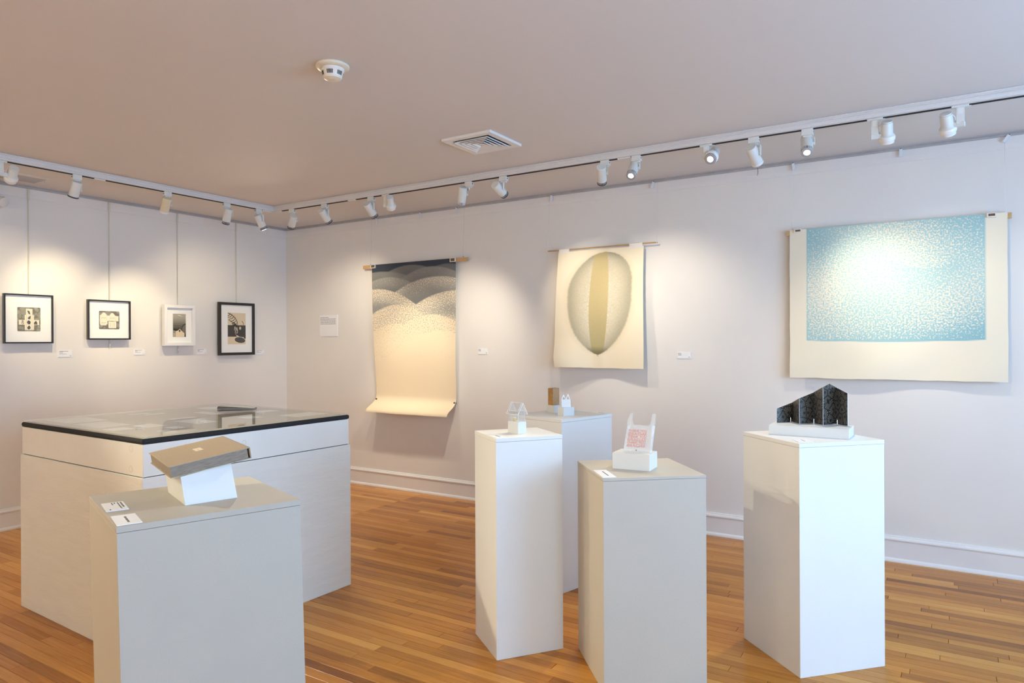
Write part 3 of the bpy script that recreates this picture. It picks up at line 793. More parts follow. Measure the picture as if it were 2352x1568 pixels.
def img_net(U, V):
    g = flowers(U, V, 9); c = lerp(np.array((.17, .155, .145)), np.array((.36, .34, .32)), g[..., None])
    K = CREAM
    c = put(c, poly_mask(U, V, [(.04, .24), (.10, .21), (.20, .08), (.29, .09), (.38, .22), (.38, .25), (.50, .25), (.60, .10), (.68, .10), (.80, .25), (.95, .27), (.95, .55), (.40, .54), (.40, .72), (.36, .74), (.36, .79), (.10, .79), (.04, .72)]), K)
    c = put(c, (U > .455) & (U < .84) & (V > .57) & (V < .93), K)
    for pts in ([(.06, .52), (.40, .52)], [(.37, .25), (.37, .54)], [(.53, .25), (.53, .54)], [(.79, .26), (.79, .55)], [(.66, .57), (.66, .93)], [(.08, .74), (.36, .74)]):
        c = put(c, stroke(U, V, pts, .004), (.58, .52, .42))
    for x0, yy in ((.10, .38), (.53, .38), (.10, .65)):
        xs = np.linspace(0, .24, 9); c = put(c, stroke(U, V, [(x0 + x, yy + .022 * math.sin(x * 55)) for x in xs], .007), (.25, .24, .22))
    for x0 in (.56, .74):
        c = put(c, stroke(U, V, [(x0, .64), (x0, .86)], .008), (.50, .46, .38))
    return put(c, rounded(U, V, .05), (.92, .91, .89))
def img_barn(U, V):
    sky = lerp(.42, .10, smooth(.05, .62, V)) + .02 * np.sin(V * 70 + np.sin(U * 6))
    c = sky[..., None] * np.array((1.0, .92, .78))
    c = put(c, poly_mask(U, V, [(.36, .07), (.44, .045), (.58, .07), (.76, .115), (.55, .10)]), (.72, .68, .58))
    c = put(c, ((U - 1.0) / .36) ** 2 + ((V - .66) / .24) ** 2 < 1, (.045, .04, .035))
    c = put(c, ((U - 1.02) / .30) ** 2 + ((V - .67) / .20) ** 2 < 1, (.16, .14, .12))
    c = put(c, poly_mask(U, V, [(.76, .75), (1, .75), (1, 1), (.72, 1)]), (.14, .12, .10))
    c = put(c, poly_mask(U, V, [(.03, .635), (.47, .64), (.52, .655), (.28, .76), (.04, .72)]), (.018, .016, .016))
    c = put(c, poly_mask(U, V, [(.02, .72), (.30, .76), (.20, 1), (.02, 1)]), (.45, .40, .31))
    c = put(c, poly_mask(U, V, [(.52, .655), (.89, .84), (.89, 1), (.20, 1), (.22, .76), (.40, .715)]), (.74, .62, .44))
    c = put(c, (U > .46) & (U < .58) & (V > .70) & (V < .78), (.02, .02, .02))
    c = put(c, (U > .50) & (U < .515) & (V > .70) & (V < .78), (.3, .26, .2))
    c = put(c, (U > .04) & (U < .15) & (V > .775) & (V < .80), (.02, .02, .02))
    c = put(c, (np.abs(U - .19 + .05 * (V - .8)) < .012) & (V > .78) & (np.sin(V * 120) > -.2), (.05, .05, .05))
    c = put(c, (U > .90) & (V > .88), (.05, .045, .04))
    return c
def img_vase(U, V):
    c = np.ones(U.shape + (3,)) * np.array((.74, .62, .44))
    h = .5 + .5 * np.sin(U * 150) * np.sin(V * 60)
    band = (V > .395) & (V < .755 + .07 * smooth(.7, 1, U))
    c = put(c, band, (0, 0, 0)); c += band[..., None] * (.035 + .045 * h)[..., None] * np.array((1, .93, .86))
    D = (.045, .04, .04)
    stem = [(.03, .01), (.25, .08), (.42, .17), (.53, .29), (.56, .42)]
    c = put(c, stroke(U, V, stem, .013), D)
    for k, (x, y) in enumerate([(.12, .05), (.22, .09), (.32, .13), (.40, .19), (.46, .25), (.50, .32)]):
        for s in (.8, 1.0, 1.2):
            c = put(c, stroke(U, V, [(x, y), (x - .08 * s, y + .05), (x - .20 * s, y + .045 + .012 * k * s)], .007), D)
        c = put(c, stroke(U, V, [(x, y), (x + .04, y - .05)], .007), D)
    for pts in ([(.05, .22), (.22, .29), (.38, .36), (.55, .45)], [(.80, .26), (.87, .33), (.88, .41)], [(.25, .40), (.40, .36), (.52, .40)], [(.30, .30), (.45, .36), (.55, .42)], [(.24, .34), (.40, .42), (.56, .47)]):
        c = put(c, stroke(U, V, pts, .011), D)
    for x0, y0, x1, y1 in ((.40, .46, .46, .62), (.50, .48, .55, .64), (.36, .50, .44, .66)):
        c = put(c, stroke(U, V, [(x0, y0), (x1, y1)], .026), (.70, .60, .44))
    c = put(c, ((U - .69) / .055) ** 2 + ((V - .485) / .05) ** 2 < 1, (.68, .58, .42))
    vs = poly_mask(U, V, [(.28, .42), (.36, .60), (.48, .74), (.88, .78), (.90, .60), (.86, .42), (.80, .45), (.76, .60), (.60, .62), (.50, .56), (.38, .48)])
    c = put(c, vs & (np.sin(U * 90 + V * 40) > -.3), (.05, .046, .045))
    c = put(c, poly_mask(U, V, [(.46, .70), (.62, .74), (.58, .78), (.48, .74)]), (.70, .62, .5))
    c = put(c, poly_mask(U, V, [(.80, .78), (.86, .76), (.92, .80), (.84, .81)]), (.70, .62, .5))
    X = (U - .68) * math.cos(.16) + (V - .865) * 1.75 * math.sin(.16); Y = (V - .865) * 1.75 * math.cos(.16) - (U - .68) * math.sin(.16)
    e = (X / .295) ** 2 + (Y / .155) ** 2
    c = put(c, e < 1, (.035, .034, .034)); c = put(c, (e < .82), (.085, .083, .08))
    c = put(c, (np.abs(U - .74) < .012) & (np.abs(V - .38) < .012), (.75, .30, .12))
    return c
def framed(label, y0, y1, z0, z1, fwid, depth, frame_mat, pr, img, round_in=False):
    """picture on the left wall; pr = print rectangle as fractions of the outer frame"""
    W, H = y1 - y0, z1 - z0
    t = thing('framed_print', label, 'picture', (XL + .030, (y0 + y1) / 2, z0), math.radians(90), 'framed prints on hanging rods')
    # local: x along the wall (to the right in the picture), -y off the wall into the room
    x0, x1 = -W / 2, W / 2
    d = -depth
    prof = lambda a: None
    for nm, pts in (('frame_side', [(x0, 0), (x0 + fwid, fwid), (x0 + fwid, H - fwid), (x0, H)]), ('frame_side', [(x1, H), (x1 - fwid, H - fwid), (x1 - fwid, fwid), (x1, 0)]),
                    ('frame_rail', [(x0, H), (x0 + fwid, H - fwid), (x1 - fwid, H - fwid), (x1, H)]), ('frame_rail', [(x1, 0), (x1 - fwid, fwid), (x0 + fwid, fwid), (x0, 0)])):
        MB().prism(pts, 0, depth, frame((0, 0, 0), (1, 0, 0), (0, 0, 1), (0, -1, 0))).build(nm, frame_mat, t, bevel=.0012)
    b = fwid - .002
    MB().box(x0 + b, x1 - b, d * .45, d * .30, b, H - b).build('mat_board', M_matboard, t)
    pw, ph = (pr[1] - pr[0]) * W, (pr[3] - pr[2]) * H
    grid_print('print', pw, ph, 110, int(110 * ph / pw), img, t, frame((x0 + pr[0] * W, d * .45 - .0008, H - pr[2] * H), (1, 0, 0), (0, 1, 0), (0, 0, 1)))
    MB().box(x0 + b, x1 - b, d * .70 - .002, d * .70, b, H - b).build('glass', M_pane, t)
    MB().box(-.03, .03, 0, .012, H * .80, H * .83).build('hanger', M_steel, t)
    return t
framed('thin black frame with square print of a cross of cream cards and the figure 8', 2.519, 2.879, 1.501, 1.902, .011, .032, M_blackframe, (.275, .745, .265, .755), img_dice)
framed('thin black frame with print of unfolded paper houses on a grey ground', 3.157, 3.531, 1.531, 1.884, .012, .030, M_blackframe, (.265, .745, .275, .735), img_net)
framed('white box frame with small tall print of a pale barn under a grey sky', 3.847, 4.168, 1.472, 1.869, .030, .045, M_whiteframe, (.305, .725, .215, .785), img_barn)
framed('wide black frame with tall print of leafy branches in a vase on a dark band', 4.445, 4.880, 1.368, 1.921, .027, .028, M_blackframe, (.255, .755, .195, .795), img_vase)
for y, zb, place, low in ((2.716, 1.56, 'with the figure 8 print', False), (3.366, 1.452, 'with the paper house print', True), (4.022, 1.397, 'with the white framed barn print', True), (4.686, 1.50, 'with the vase print', False)):
    t = thing('hanging_rod', 'slim off-white hanging rod on the picture rail ' + place, 'rod', (XL, y, zb), 0, 'picture hanging rods')
    zt = HC - .014 - zb
    MB().box(.0075, .0125, -.0032, .0032, 0, zt - .02).build('rod', M_rod, t)
    MB().box(.0125, .0175, -.008, .008, zt - .105, zt - .013).build('rail_hook', M_rod, t, bevel=.001)
    if low:
        MB().box(.0125, .020, -.006, .006, .024, .044).build('stop', M_lampwht, t, bevel=.002)

def text_rows(rows, w, h, M, parent, name='printed_text', m=None, seed=1, th=.00012):
    """rows of illegibly small print as word-length dashes; rows = (x0,x1,z,height) in fractions"""
    r = random.Random(seed); mb = MB()
    for x0, x1, z, hh in rows:
        x = x0
        while x < x1 - .01:
            l = min(r.uniform(.03, .11), x1 - x)
            mb.box(x * w, (x + l) * w, -th, 0, h - (z + hh) * h, h - z * h, M)
            x += l + .018
    o = mb.build(name, m or M_ink, parent); o['kind'] = 'stuff'
    return o
def wall_card(label, a, b, wall, rows, seed, group, thick=.004, ink=None):
    """card on a wall between pixel corners a (top left) and b (bottom right)"""
    if wall == 'l':
        p, q = atx(*a, XL + .004), atx(*b, XL + .004); w, h = q.y - p.y, p.z - q.z
        t = thing('wall_label' if h < .15 else 'text_panel', label, 'label', (XL, p.y, q.z), math.radians(90), group)
    else:
        p, q = aty(*a, YB - .004), aty(*b, YB - .004); w, h = q.x - p.x, p.z - q.z
        t = thing('wall_label' if h < .15 else 'text_panel', label, 'label', (p.x, YB, q.z), 0, group)
    MB().box(0, w, -thick, 0, 0, h).build('card', M_card, t)
    text_rows(rows, w, h, T(0, -thick - .0001, 0), t, seed=seed, m=ink)
ROWS = [(.08, .72, .10, .075), (.08, .34, .24, .05), (.08, .30, .36, .05), (.08, .62, .52, .05), (.84, .94, .76, .06)]
G1 = 'small wall labels'
wall_card('small white label between the figure 8 print and the paper house print', (134, 804.5), (165.3, 819.5), 'l', ROWS, 1, G1)
wall_card('small white label between the paper house print and the barn print', (308, 802.5), (332.5, 814.5), 'l', ROWS, 2, G1)
wall_card('small white label between the barn print and the vase print', (451.5, 801), (474, 813.5), 'l', ROWS, 3, G1)
wall_card('small white label between the vase print and the room corner', (588, 803.5), (607, 814), 'l', ROWS, 4, G1)
ROWS2 = [(.05, .27, .14, .07), (.05, .30, .27, .05), (.05, .30, .39, .09), (.83, .94, .72, .07)]
wall_card('small white label between the hill scroll and the egg print', (1098, 799.5), (1120, 813.5), 'b', ROWS2, 5, G1)
wall_card('small white label between the egg print and the blue print', (1556, 808.5), (1587, 823.5), 'b', ROWS2, 6, G1)
wall_card('square white text panel beside the room corner with one block of small print', (734.5, 724), (775.5, 772), 'b',
          [(.05, .52, .105, .028)] + [(.05, .90, .17 + .042 * k, .016) for k in range(7)], 7, None, .006)

# ================================================================== HANGING SCROLLS
def nylon(pts, parent): return MB().tube(pts, .0005, 5).build('hanging_line', M_line, parent)
def clip(x0, x1, z0, z1, y, parent):
    """clamp: open white frame around a dark gap"""
    t = .007
    c = MB().box(x0, x0 + t, y - .012, y, z0, z1).box(x1 - t, x1, y - .012, y, z0, z1).box(x0 + t, x1 - t, y - .012, y, z0, z0 + t).box(x0 + t, x1 - t, y - .010, y, z1 - .004, z1).build('clip', M_clip, parent)
    MB().box(x0 + t, x1 - t, y - .006, y - .001, z0 + t, z1 - .004).build('clip_gap', M_clipin, c)
def torn(n, amp, seed):
    r = np.random.RandomState(seed); a = np.cumsum(r.randn(n)); a -= np.linspace(a[0], a[-1], n); return a / (np.abs(a).max() + 1e-6) * amp

# --- tall scroll with indigo hills
MOUNDS = [  # centre u, top v, half width, drop at that width, density at the crest, density below
    (.47, .020, .30, .045, .80, .96), (.90, .030, .24, .04, .84, .96), (.10, .050, .44, .060, .74, .95), (.72, .040, .36, .070, .70, .92),
    (.20, .090, .40, .085, .64, .90), (.78, .105, .54, .105, .52, .82), (.05, .165, .40, .075, .36, .72), (.98, .200, .52, .110, .34, .72),
    (.30, .275, .36, .085, .28, .56), (.72, .345, .36, .075, .18, .40), (.30, .40, .34, .07, .14, .28), (.80, .45, .36, .06, .06, .14)]
def img_hills(U, V):
    d = np.full_like(U, .98); e_last = np.zeros_like(U)
    for uc, vt, w, dr, d0, d1 in MOUNDS:
        edge = vt + dr * ((U - uc) / w) ** 2
        ins = smooth(-.003, .003, V - edge)
        dd = lerp(d0, d1, smooth(0, .15, V - edge))
        d = d * (1 - ins) + dd * ins
    d = d * (1 - .9 * smooth(.26, .54, V))
    tone = np.clip((d - .52) / .46, 0, 1)
    ink = (.22 + .80 * d) * smooth(0, .06, d) + .25 * smooth(.45, .8, d)
    return np.stack([ink, (d > .01) * (V < .62) * 1.0, tone], -1)
SY = YB - .045
p = dict(bl=aty(833.5, 616.3, SY), br=aty(1072.5, 593.5, SY), tl=aty(854.2, 611, SY), tr=aty(1046.5, 591.5, SY))
t = thing('hanging_scroll', 'tall paper scroll with indigo hills fading to bare cream, curling out at the bottom', 'scroll', (p['tl'].x, YB, 0.76), 0)
ox, oz = p['tl'].x, 0.76
ztop = (p['tl'].z + p['tr'].z) / 2 + .004
bx0, bx1 = p['bl'].x - ox, p['br'].x - ox
MB().box(bx0, bx1, -.043, -.027, ztop - .036 - oz, ztop - oz).build('batten', M_wood, t, bevel=.001)
W1 = p['tr'].x - ox; H1 = ztop - 0.76
e1 = torn(121, .004, 3)
def warp_hills(U, V, co):
    x = U * W1 + (V > 0) * lerp(0.0, .035, smooth(.05, .9, V)) * (1 - U * 1.35)     # the sheet narrows a little on the left
    z = -V * H1 * 1.0
    s = smooth(.86, 1.0, V)
    y = -.0445 - .004 * np.sin(V * 7 + U * 2) * smooth(.1, .5, V) + .022 * smooth(.55, .88, V) - .145 * s ** 1.6
    x = x - .016 * s * (1 - U) - .006 * s * U
    z = z + .030 * s ** 2 + np.interp(U, np.linspace(0, 1, 121), e1) * smooth(.99, 1, V)
    co = np.stack([x, y, z], -1)
    return co
sheet = grid_print('paper', W1, H1, 150, 220, img_hills, t, T(0, 0, ztop - oz), M_scroll_hills, warp_hills)
sheet['label'] = 'speckled indigo print on cream paper'
clip(-.010, .055, ztop - .036 - oz, ztop + .002 - oz, -.0455, t)
clip(W1 - .062, W1 + .003, ztop - .036 - oz, ztop + .002 - oz, -.0455, t)
for u in (.012, .985):
    xg = u * W1 + .035 * (1 - u * 1.35); v = .905
    zg = ztop - v * H1 + .004
    MB().lathe([(.011, 0), (.011, .004), (.006, .006)], frame((xg, -.036, zg - oz), (1, 0, 0), (0, 0, 1), (0, -1, 0)), 14).build('pin', M_grom, t)
    MB().bar((xg, -.036, zg - oz), (xg, 0, zg - oz), .002, .002).build('pin_shaft', M_grom, t)
for x in (bx0 + .10, bx1 - .05):
    nylon([(x, -.035, ztop - oz), (x, -.016, HC - .03 - oz)], t)
    MB().tube([(x - .008, -.035, ztop - oz - .004), (x - .005, -.035, ztop - oz + .010), (x + .004, -.035, ztop - oz + .013), (x + .009, -.035, ztop - oz - .004)], .0012, 6).build('screw_eye', M_grom, t)

# --- egg print
p = dict(dl=aty(1257.8, 578.4, SY), dr=aty(1509.8, 554.8, SY), tl=aty(1283.7, 579.5, SY), tr=aty(1479.6, 564, SY), br=aty(1476.8, 847.4, SY), bl=aty(1280, 842, SY))
zb2 = (p['bl'].z + p['br'].z) / 2; zt2 = (p['tl'].z + p['tr'].z) / 2; zd = (p['dl'].z + p['dr'].z) / 2
t = thing('hanging_scroll', 'cream paper print of a furry-edged olive egg with a yellow stripe', 'scroll', (p['tl'].x, YB, zb2), 0)
ox, oz = p['tl'].x, zb2; W2 = p['tr'].x - ox; H2 = zt2 - zb2
MB().tube([(p['dl'].x - ox, -.045, zd - oz), (p['dr'].x - ox, -.045, zd - oz)], .0055, 10).build('dowel', M_dowel, t)
def img_egg(U, V):
    X = U * 818 + 270; Y = 208 + V * 1130          # design coordinates
    r2 = np.random.RandomState(2)
    cx_ = lerp(735, 685, smooth(240, 640, Y)) - 17 * smooth(640, 1212, Y); ty = np.where(Y < 610, (610 - Y) / 370, (Y - 610) / 604)
    hw = np.where(Y < 610, 300 * np.sqrt(np.clip(1 - ty ** 2.1, 0, 1)), 300 * np.clip(1 - ty ** 2.4, 0, 1) ** .75)
    fz = np.interp((np.arctan2(Y - 700, X - cx_) + math.pi) / (2 * math.pi), np.linspace(0, 1, 700), r2.rand(700) * 14)
    q = (np.abs(X - cx_) - hw - fz * .6)
    ins = smooth(10, -16, q) * (ty < 1.02)
    paper = np.array((.84, .745, .575)); base = np.ones(U.shape + (3,)) * paper
    halo = smooth(70, 0, q) * (1 - ins)
    base = base * (1 - .10 * halo[..., None] * np.array((.6, .8, 1.2)))
    n = nrs.rand(*U.shape)
    rim = smooth(-190, -5, q)
    body = lerp(np.array((.62, .56, .42)), np.array((.43, .39, .28)), (rim ** 1.6)[..., None])
    cb = lerp(695, 668, smooth(240, 1212, Y)); hb = 88 - 38 * np.abs((Y - 680) / 500) ** 2.2
    near = np.exp(-(np.abs(np.abs(X - cb) - hb) / 60.)) * smooth(300, 620, Y) * smooth(1150, 850, Y)
    body = body + (near * (.04 + .09 * (n > .55)))[..., None] * np.array((1, 1, .95))
    body = body * (.93 + .12 * n[..., None])
    band = smooth(4, -4, np.abs(X - cb) - hb)
    bc = lerp(np.array((.56, .45, .22)), np.array((.43, .36, .17)), smooth(620, 1180, Y)[..., None]) * (.97 + .05 * n[..., None])
    body = body * (1 - band[..., None] * .92) + bc * band[..., None] * .92
    tip = smooth(1120, 1200, Y) * .55 + smooth(330, 235, Y) * .18
    body = body * (1 - tip[..., None])
    return np.clip(base * (1 - ins[..., None]) + body * ins[..., None], 0, 1)
e2 = torn(121, .003, 8)
def warp_egg(U, V, co):
    x = U * W2 - .030 * np.sin(V * 2.3) * (1 - U) + .012 * (1 - U) * smooth(.9, 1, V) - .006 * np.sin(V * 5) * U
    y = -.053 - .050 * smooth(.3, 1, V) * (np.sin(U * 7.6 + .4) * .35 + .10) - .035 * smooth(.72, 1, V) * smooth(.42, 0, U) * 1.2 - .012 * V
    z = -V * H2 - .006 * (U - .5) * V + np.interp(U, np.linspace(0, 1, 121), e2) * smooth(.985, 1, V)
    return np.stack([x, y, z], -1)
grid_print('paper', W2, H2, 170, 240, img_egg, t, T(0, 0, zt2 - oz), None, warp_egg)
for x0, x1 in ((.005, .105), (W2 - .125, W2 - .012)):
    MB().box(x0, x1, -.0535, -.0515, zt2 - .012 - oz, zd + .006 - oz).box(x0, x1, -.0535, -.038, zd + .0055 - oz, zd + .007 - oz).build('tape', M_tape, t)
for x in (p['dl'].x - ox + .004, p['dr'].x - ox - .004):
    nylon([(x, -.045, zd - oz), (x, -.016, HC - .03 - oz)], t)
    MB().lathe([(.0065, 0), (.0065, .006)], frame((x - .003, -.045, zd - oz), (0, 1, 0), (0, 0, 1), (1, 0, 0)), 10).build('line_knot', M_clear, t)

# --- wide blue print
p = dict(bl=aty(1807, 535.4, SY), br=aty(2324, 493.5, SY), tl=aty(1814, 528.5, SY), tr=aty(2314.4, 487.8, SY), br2=aty(2316, 876, SY), bl2=aty(1816.7, 867.5, SY),
         ptl=aty(1853, 526, SY), pbr=aty(2264, 780, SY))
zt3 = (p['tl'].z + p['tr'].z) / 2; zb3 = (p['bl2'].z + p['br2'].z) / 2
t = thing('hanging_scroll', 'wide cream paper print of speckled blue and teal water', 'scroll', (p['tl'].x, YB, zb3), 0)
ox, oz = p['tl'].x, zb3; W3 = p['tr'].x - ox; H3 = zt3 - zb3
MB().box(p['bl'].x - ox, p['br'].x - ox, -.043, -.027, zt3 - .038 - oz, zt3 - .002 - oz).build('batten', M_wood, t, bevel=.001)
pu0, pu1 = (p['ptl'].x - ox) / W3, (p['pbr'].x - ox) / W3; pv1 = (zt3 - p['pbr'].z) / H3
def img_sea(U, V):
    u = (U - pu0) / (pu1 - pu0); v = V / pv1
    ins = smooth(-.002, .001, u) * smooth(1.002, .999, u) * smooth(1.004 + .012 * np.sin(np.clip(u, 0, 1) * 3.14), 1.0 + .012 * np.sin(np.clip(u, 0, 1) * 3.14), v)
    d = .56 + .16 * np.sin(u * 7 + v * 3) * np.cos(v * 6 - u * 2) * .5
    d += .20 * smooth(.5, 1, u) * smooth(.35, 0, v) + .22 * smooth(.25, 0, u) * smooth(.5, 0, v) + .16 * smooth(.5, 1, u) * smooth(.6, 1, v) + .12 * smooth(.85, 1, v)
    arc = v - (.40 - .10 * ((u - .70) / .2) ** 2)
    d += .16 * smooth(.0, .015, arc) * smooth(.30, .0, arc) * smooth(.28, .1, np.abs(u - .70))
    d -= .16 * np.exp(-((u - .45) / .22) ** 2 - ((v - .45) / .22) ** 2) + .10 * np.exp(-((u - .13) / .12) ** 2 - ((v - .6) / .2) ** 2)  # ink thinned where the spotlight pools wash the sheet out
    edge = np.minimum(np.minimum(u, 1 - u), np.minimum(v, 1 - v))
    d += .3 * smooth(.012, 0, edge)
    tone = np.clip(.35 + .5 * smooth(.4, 1, u) * np.abs(v - .5) * 2 + .5 * smooth(.2, 0, u) * smooth(.4, 0, v) + .25 * smooth(.6, 1, v), 0, 1)
    return np.stack([d, ins, tone], -1)
e3 = torn(161, .004, 12); e3b = torn(161, .0025, 15)
def warp_sea(U, V, co):
    x = U * W3 + np.interp(V, np.linspace(0, 1, 161), e3b) * smooth(.01, 0, np.minimum(U, 1 - U))
    y = -.0445 - .012 * smooth(.2, 1, V) * np.sin(U * 5.5 + .6) - .016 * smooth(.7, 1, V) * np.sin(U * 13 + V * 9) * .5 - .010 * V
    z = -V * H3 + np.interp(U, np.linspace(0, 1, 161), e3) * smooth(.985, 1, V)
    return np.stack([x, y, z], -1)
grid_print('paper', W3, H3, 200, 170, img_sea, t, T(0, 0, zt3 - oz), M_scroll_sea, warp_sea)
clip(.032, .080, zt3 - .022 - oz, zt3 + .003 - oz, -.0455, t)
clip(W3 - .107, W3 - .058, zt3 - .024 - oz, zt3 + .003 - oz, -.0455, t)
for x in (.012, W3 - .012):
    nylon([(x, -.035, zt3 - oz - .003), (x, -.016, HC - .03 - oz)], t)
# clear plastic hooks on the rail above the scrolls
HK = [((863, 505), 0, 'first from the room corner'), ((964, 490), 0, 'second from the room corner'), ((1048, 478), .35, 'beside the glowing downward spotlight'), ((1266, 447), 0, 'above the left end of the egg print dowel'),
      ((1500, 417), .25, 'above the right end of the egg print dowel'), ((1740, 390), 0, 'reduced to a thin wire'), ((1821, 377), -.15, 'above the left end of the blue print'), ((2069, 348), 0, 'above the middle of the blue print'), ((2318, 312), .6, 'above the right end of the blue print')]
for k, (q, a, place) in enumerate(HK):
    c = aty(*q, YB - .03)
    t = thing('rail_hook', 'small clear rail hook ' + place, 'hook', (c.x, YB - .021, HC - .022), 0, 'clear hooks on the picture rail')
    R_ = Matrix.Rotation(a, 4, 'Y')
    if k == 5:
        MB().tube([(0, -.004, 0), (.001, -.004, -.035), (-.002, -.004, -.055)], .0018, 6).build('wire', M_grom, t)
    else:
        MB().box(-.009, .009, -.008, -.002, -.052, 0, R_).box(-.009, .009, -.014, -.008, -.052, -.040, R_).build('hook_body', M_clear, t, bevel=.001)
        MB().box(-.003, .003, -.001, .004, -.004, .006, R_).build('catch', M_grom, t)
# ================================================================== PEDESTALS
def fit_box(l, n, r, z):
    """base rectangle from three pixels (left, near, right corner) on the plane z: near point, angle, right length, left length"""
    A, B, D = atz(*l, z), atz(*n, z), atz(*r, z)
    u, w = A - B, D - B
    ar = math.atan2(w.y, w.x); alf = math.atan2(u.y, u.x) - math.pi / 2
    while alf - ar > math.pi: alf -= 2 * math.pi
    while ar - alf > math.pi: alf += 2 * math.pi
    ang = (ar + alf) / 2
    return B, ang, w.length, u.length
def centre(B, ang, wr, wl):
    return B + Vector((math.cos(ang), math.sin(ang), 0)) * wr / 2 + Vector((-math.sin(ang), math.cos(ang), 0)) * wl / 2
def pedestal(label, B, ang, wr, wl, h, m, top_t=.018, shift=(0, 0), group='display pedestals', toe=0.0):
    c = centre(B, ang, wr, wl)
    t = thing('pedestal', label, 'pedestal', (c.x, c.y, 0), ang, group)
    a, b = wr / 2, wl / 2; i = .0006; sx, sy = shift
    MB().hexa([(-a + i + sx, -b + i + sy, 0), (a - i + sx, -b + i + sy, 0), (a - i + sx, b - i + sy, 0), (-a + i + sx, b - i + sy, 0),
               (-a + i, -b + i, h - top_t - .0008), (a - i, -b + i, h - top_t - .0008), (a - i, b - i, h - top_t - .0008), (-a + i, b - i, h - top_t - .0008)]).build('body', m, t, bevel=.0015)
    MB().box(-a, a, -b, b, h - top_t, h).build('top_board', m, t, bevel=.0012)
    return t, c
H_R = 1.040
B, ang, wr, wl = fit_box((1706, 1465), (1838, 1558), (2036, 1531), 0)
ped_r = pedestal('tall white pedestal carrying the folded black screen', B, ang, wr, wl, H_R, M_ped); g_r = (B, ang, wr, wl)
H_C = 1.043
B, ang, wr, wl = fit_box((1089, 1456), (1141, 1517), (1296, 1491), 0)
pedestal('slim tall white pedestal carrying the clear toy house', B, ang, wr, wl, H_C, M_ped)
H_B = 1.033
B, ang, wr, wl = fit_box((1171.8, 951), (1290, 963.8), (1405.3, 950), H_B)
pedestal('white pedestal carrying the brown and white paper bags', B, ang, wr, wl, H_B, M_ped)
H_G = 0.915
B, ang, wr, wl = fit_box((1325, 1058), (1385, 1099), (1623, 1091), H_G)
pedestal('low greyish pedestal carrying the thank you bag', B, ang, wr, wl, H_G, M_pedgrey, .012)
H_F = 0.97
B, ang, wr, wl = fit_box((215.5, 1137.4), (267, 1211), (687, 1145.4), H_F)
v_ = Vector((rt.x, rt.y, 0)) * .022
sh = (v_.x * math.cos(ang) + v_.y * math.sin(ang), -v_.x * math.sin(ang) + v_.y * math.cos(ang))
pedestal('wide white pedestal carrying the linen book box, standing in front of the glass-topped table', B, ang, wr, wl, H_F, M_pedshade, .018, sh); g_f = (B, ang, wr, wl)

# ------------------------------------------------------------------ glass-topped display table
TZ = 1.060
n = atz(328, 1003.9, TZ); l = atz(28.4, 967, TZ); r = atz(813, 949.5, TZ)
ar = math.atan2((r - n).y, (r - n).x); al_ = math.atan2((l - n).y, (l - n).x) - math.pi / 2
if ar - al_ > math.pi: al_ += 2 * math.pi
ang = (ar + al_) / 2; wr, wl = (r - n).length, (l - n).length
c = centre(n, ang, wr, wl)
tab = thing('display_table', 'large square white plinth table with black felt and a glass top', 'table', (c.x, c.y, 0), ang)
a, b = wr / 2, wl / 2
MB().box(-a - .006, a + .006, -b - .006, b + .006, 0, .868).build('lower_case', M_tab, tab, bevel=.002)
MB().box(-a + .001, a - .001, -b + .001, b - .001, .871, 1.024).build('upper_case', M_tabbox, tab, bevel=.002)
MB().box(-a + .006, a - .006, -b + .006, b - .006, .866, .872).build('joint', M_dark, tab)
MB().box(-a - .004, a + .004, -b - .004, b + .004, 1.0245, 1.0515).build('felt_pad', M_felt, tab, bevel=.011)
MB().box(-a, a, -b, b, 1.0545, TZ).build('glass_top', M_glass, tab)
MB().box(-a + .004, a - .004, -b + .004, b - .004, 1.0512, 1.0520).build('backing_sheet', M_backing, tab)
mb = MB()
for sx in (-1, 1):
    for sy in (-1, 1):
        mb.box(sx * (a - .03) - .006, sx * (a - .03) + .006, sy * (b - .03) - .006, sy * (b - .03) + .006, 1.0518, 1.0546)
mb.build('bumpers', M_clear, tab)
# small knots and ring stains in the paint of the upper case (flush discs)
M_knot = mat('yellowed_knot', (0.76, 0.71, 0.62), 0.55)
def on_left_face(px, py):
    """point on the table's left-front face (local -x ... ) seen at a pixel, in table coordinates"""
    inv = (T(c.x, c.y, 0) @ RZ(ang)).inverted()
    e = inv @ EYE; v = inv.to_3x3() @ ray(px, py)
    t_ = (-a - e.x) / v.x
    return e + v * t_
def on_right_face(px, py):
    inv = (T(c.x, c.y, 0) @ RZ(ang)).inverted()
    e = inv @ EYE; v = inv.to_3x3() @ ray(px, py)
    t_ = (-b - e.y) / v.y
    return e + v * t_
for px, py in ((301, 1030), (300, 1077)):
    q = on_left_face(px, py)
    MB().lathe([(.012, 0), (.017, 0), (.017, .0002), (.012, .0002)], frame((-a + .0009, q.y, q.z), (0, 1, 0), (0, 0, 1), (-1, 0, 0)), 20, 0, (False, False)).build('ring_stain', M_knot, tab)
q = on_right_face(561, 1016)
MB().lathe([(.010, 0), (.014, 0), (.014, .0002), (.010, .0002)], frame((q.x, -b + .0009, q.z), (1, 0, 0), (0, 0, 1), (0, -1, 0)), 20, 0, (False, False)).build('ring_stain', M_knot, tab)

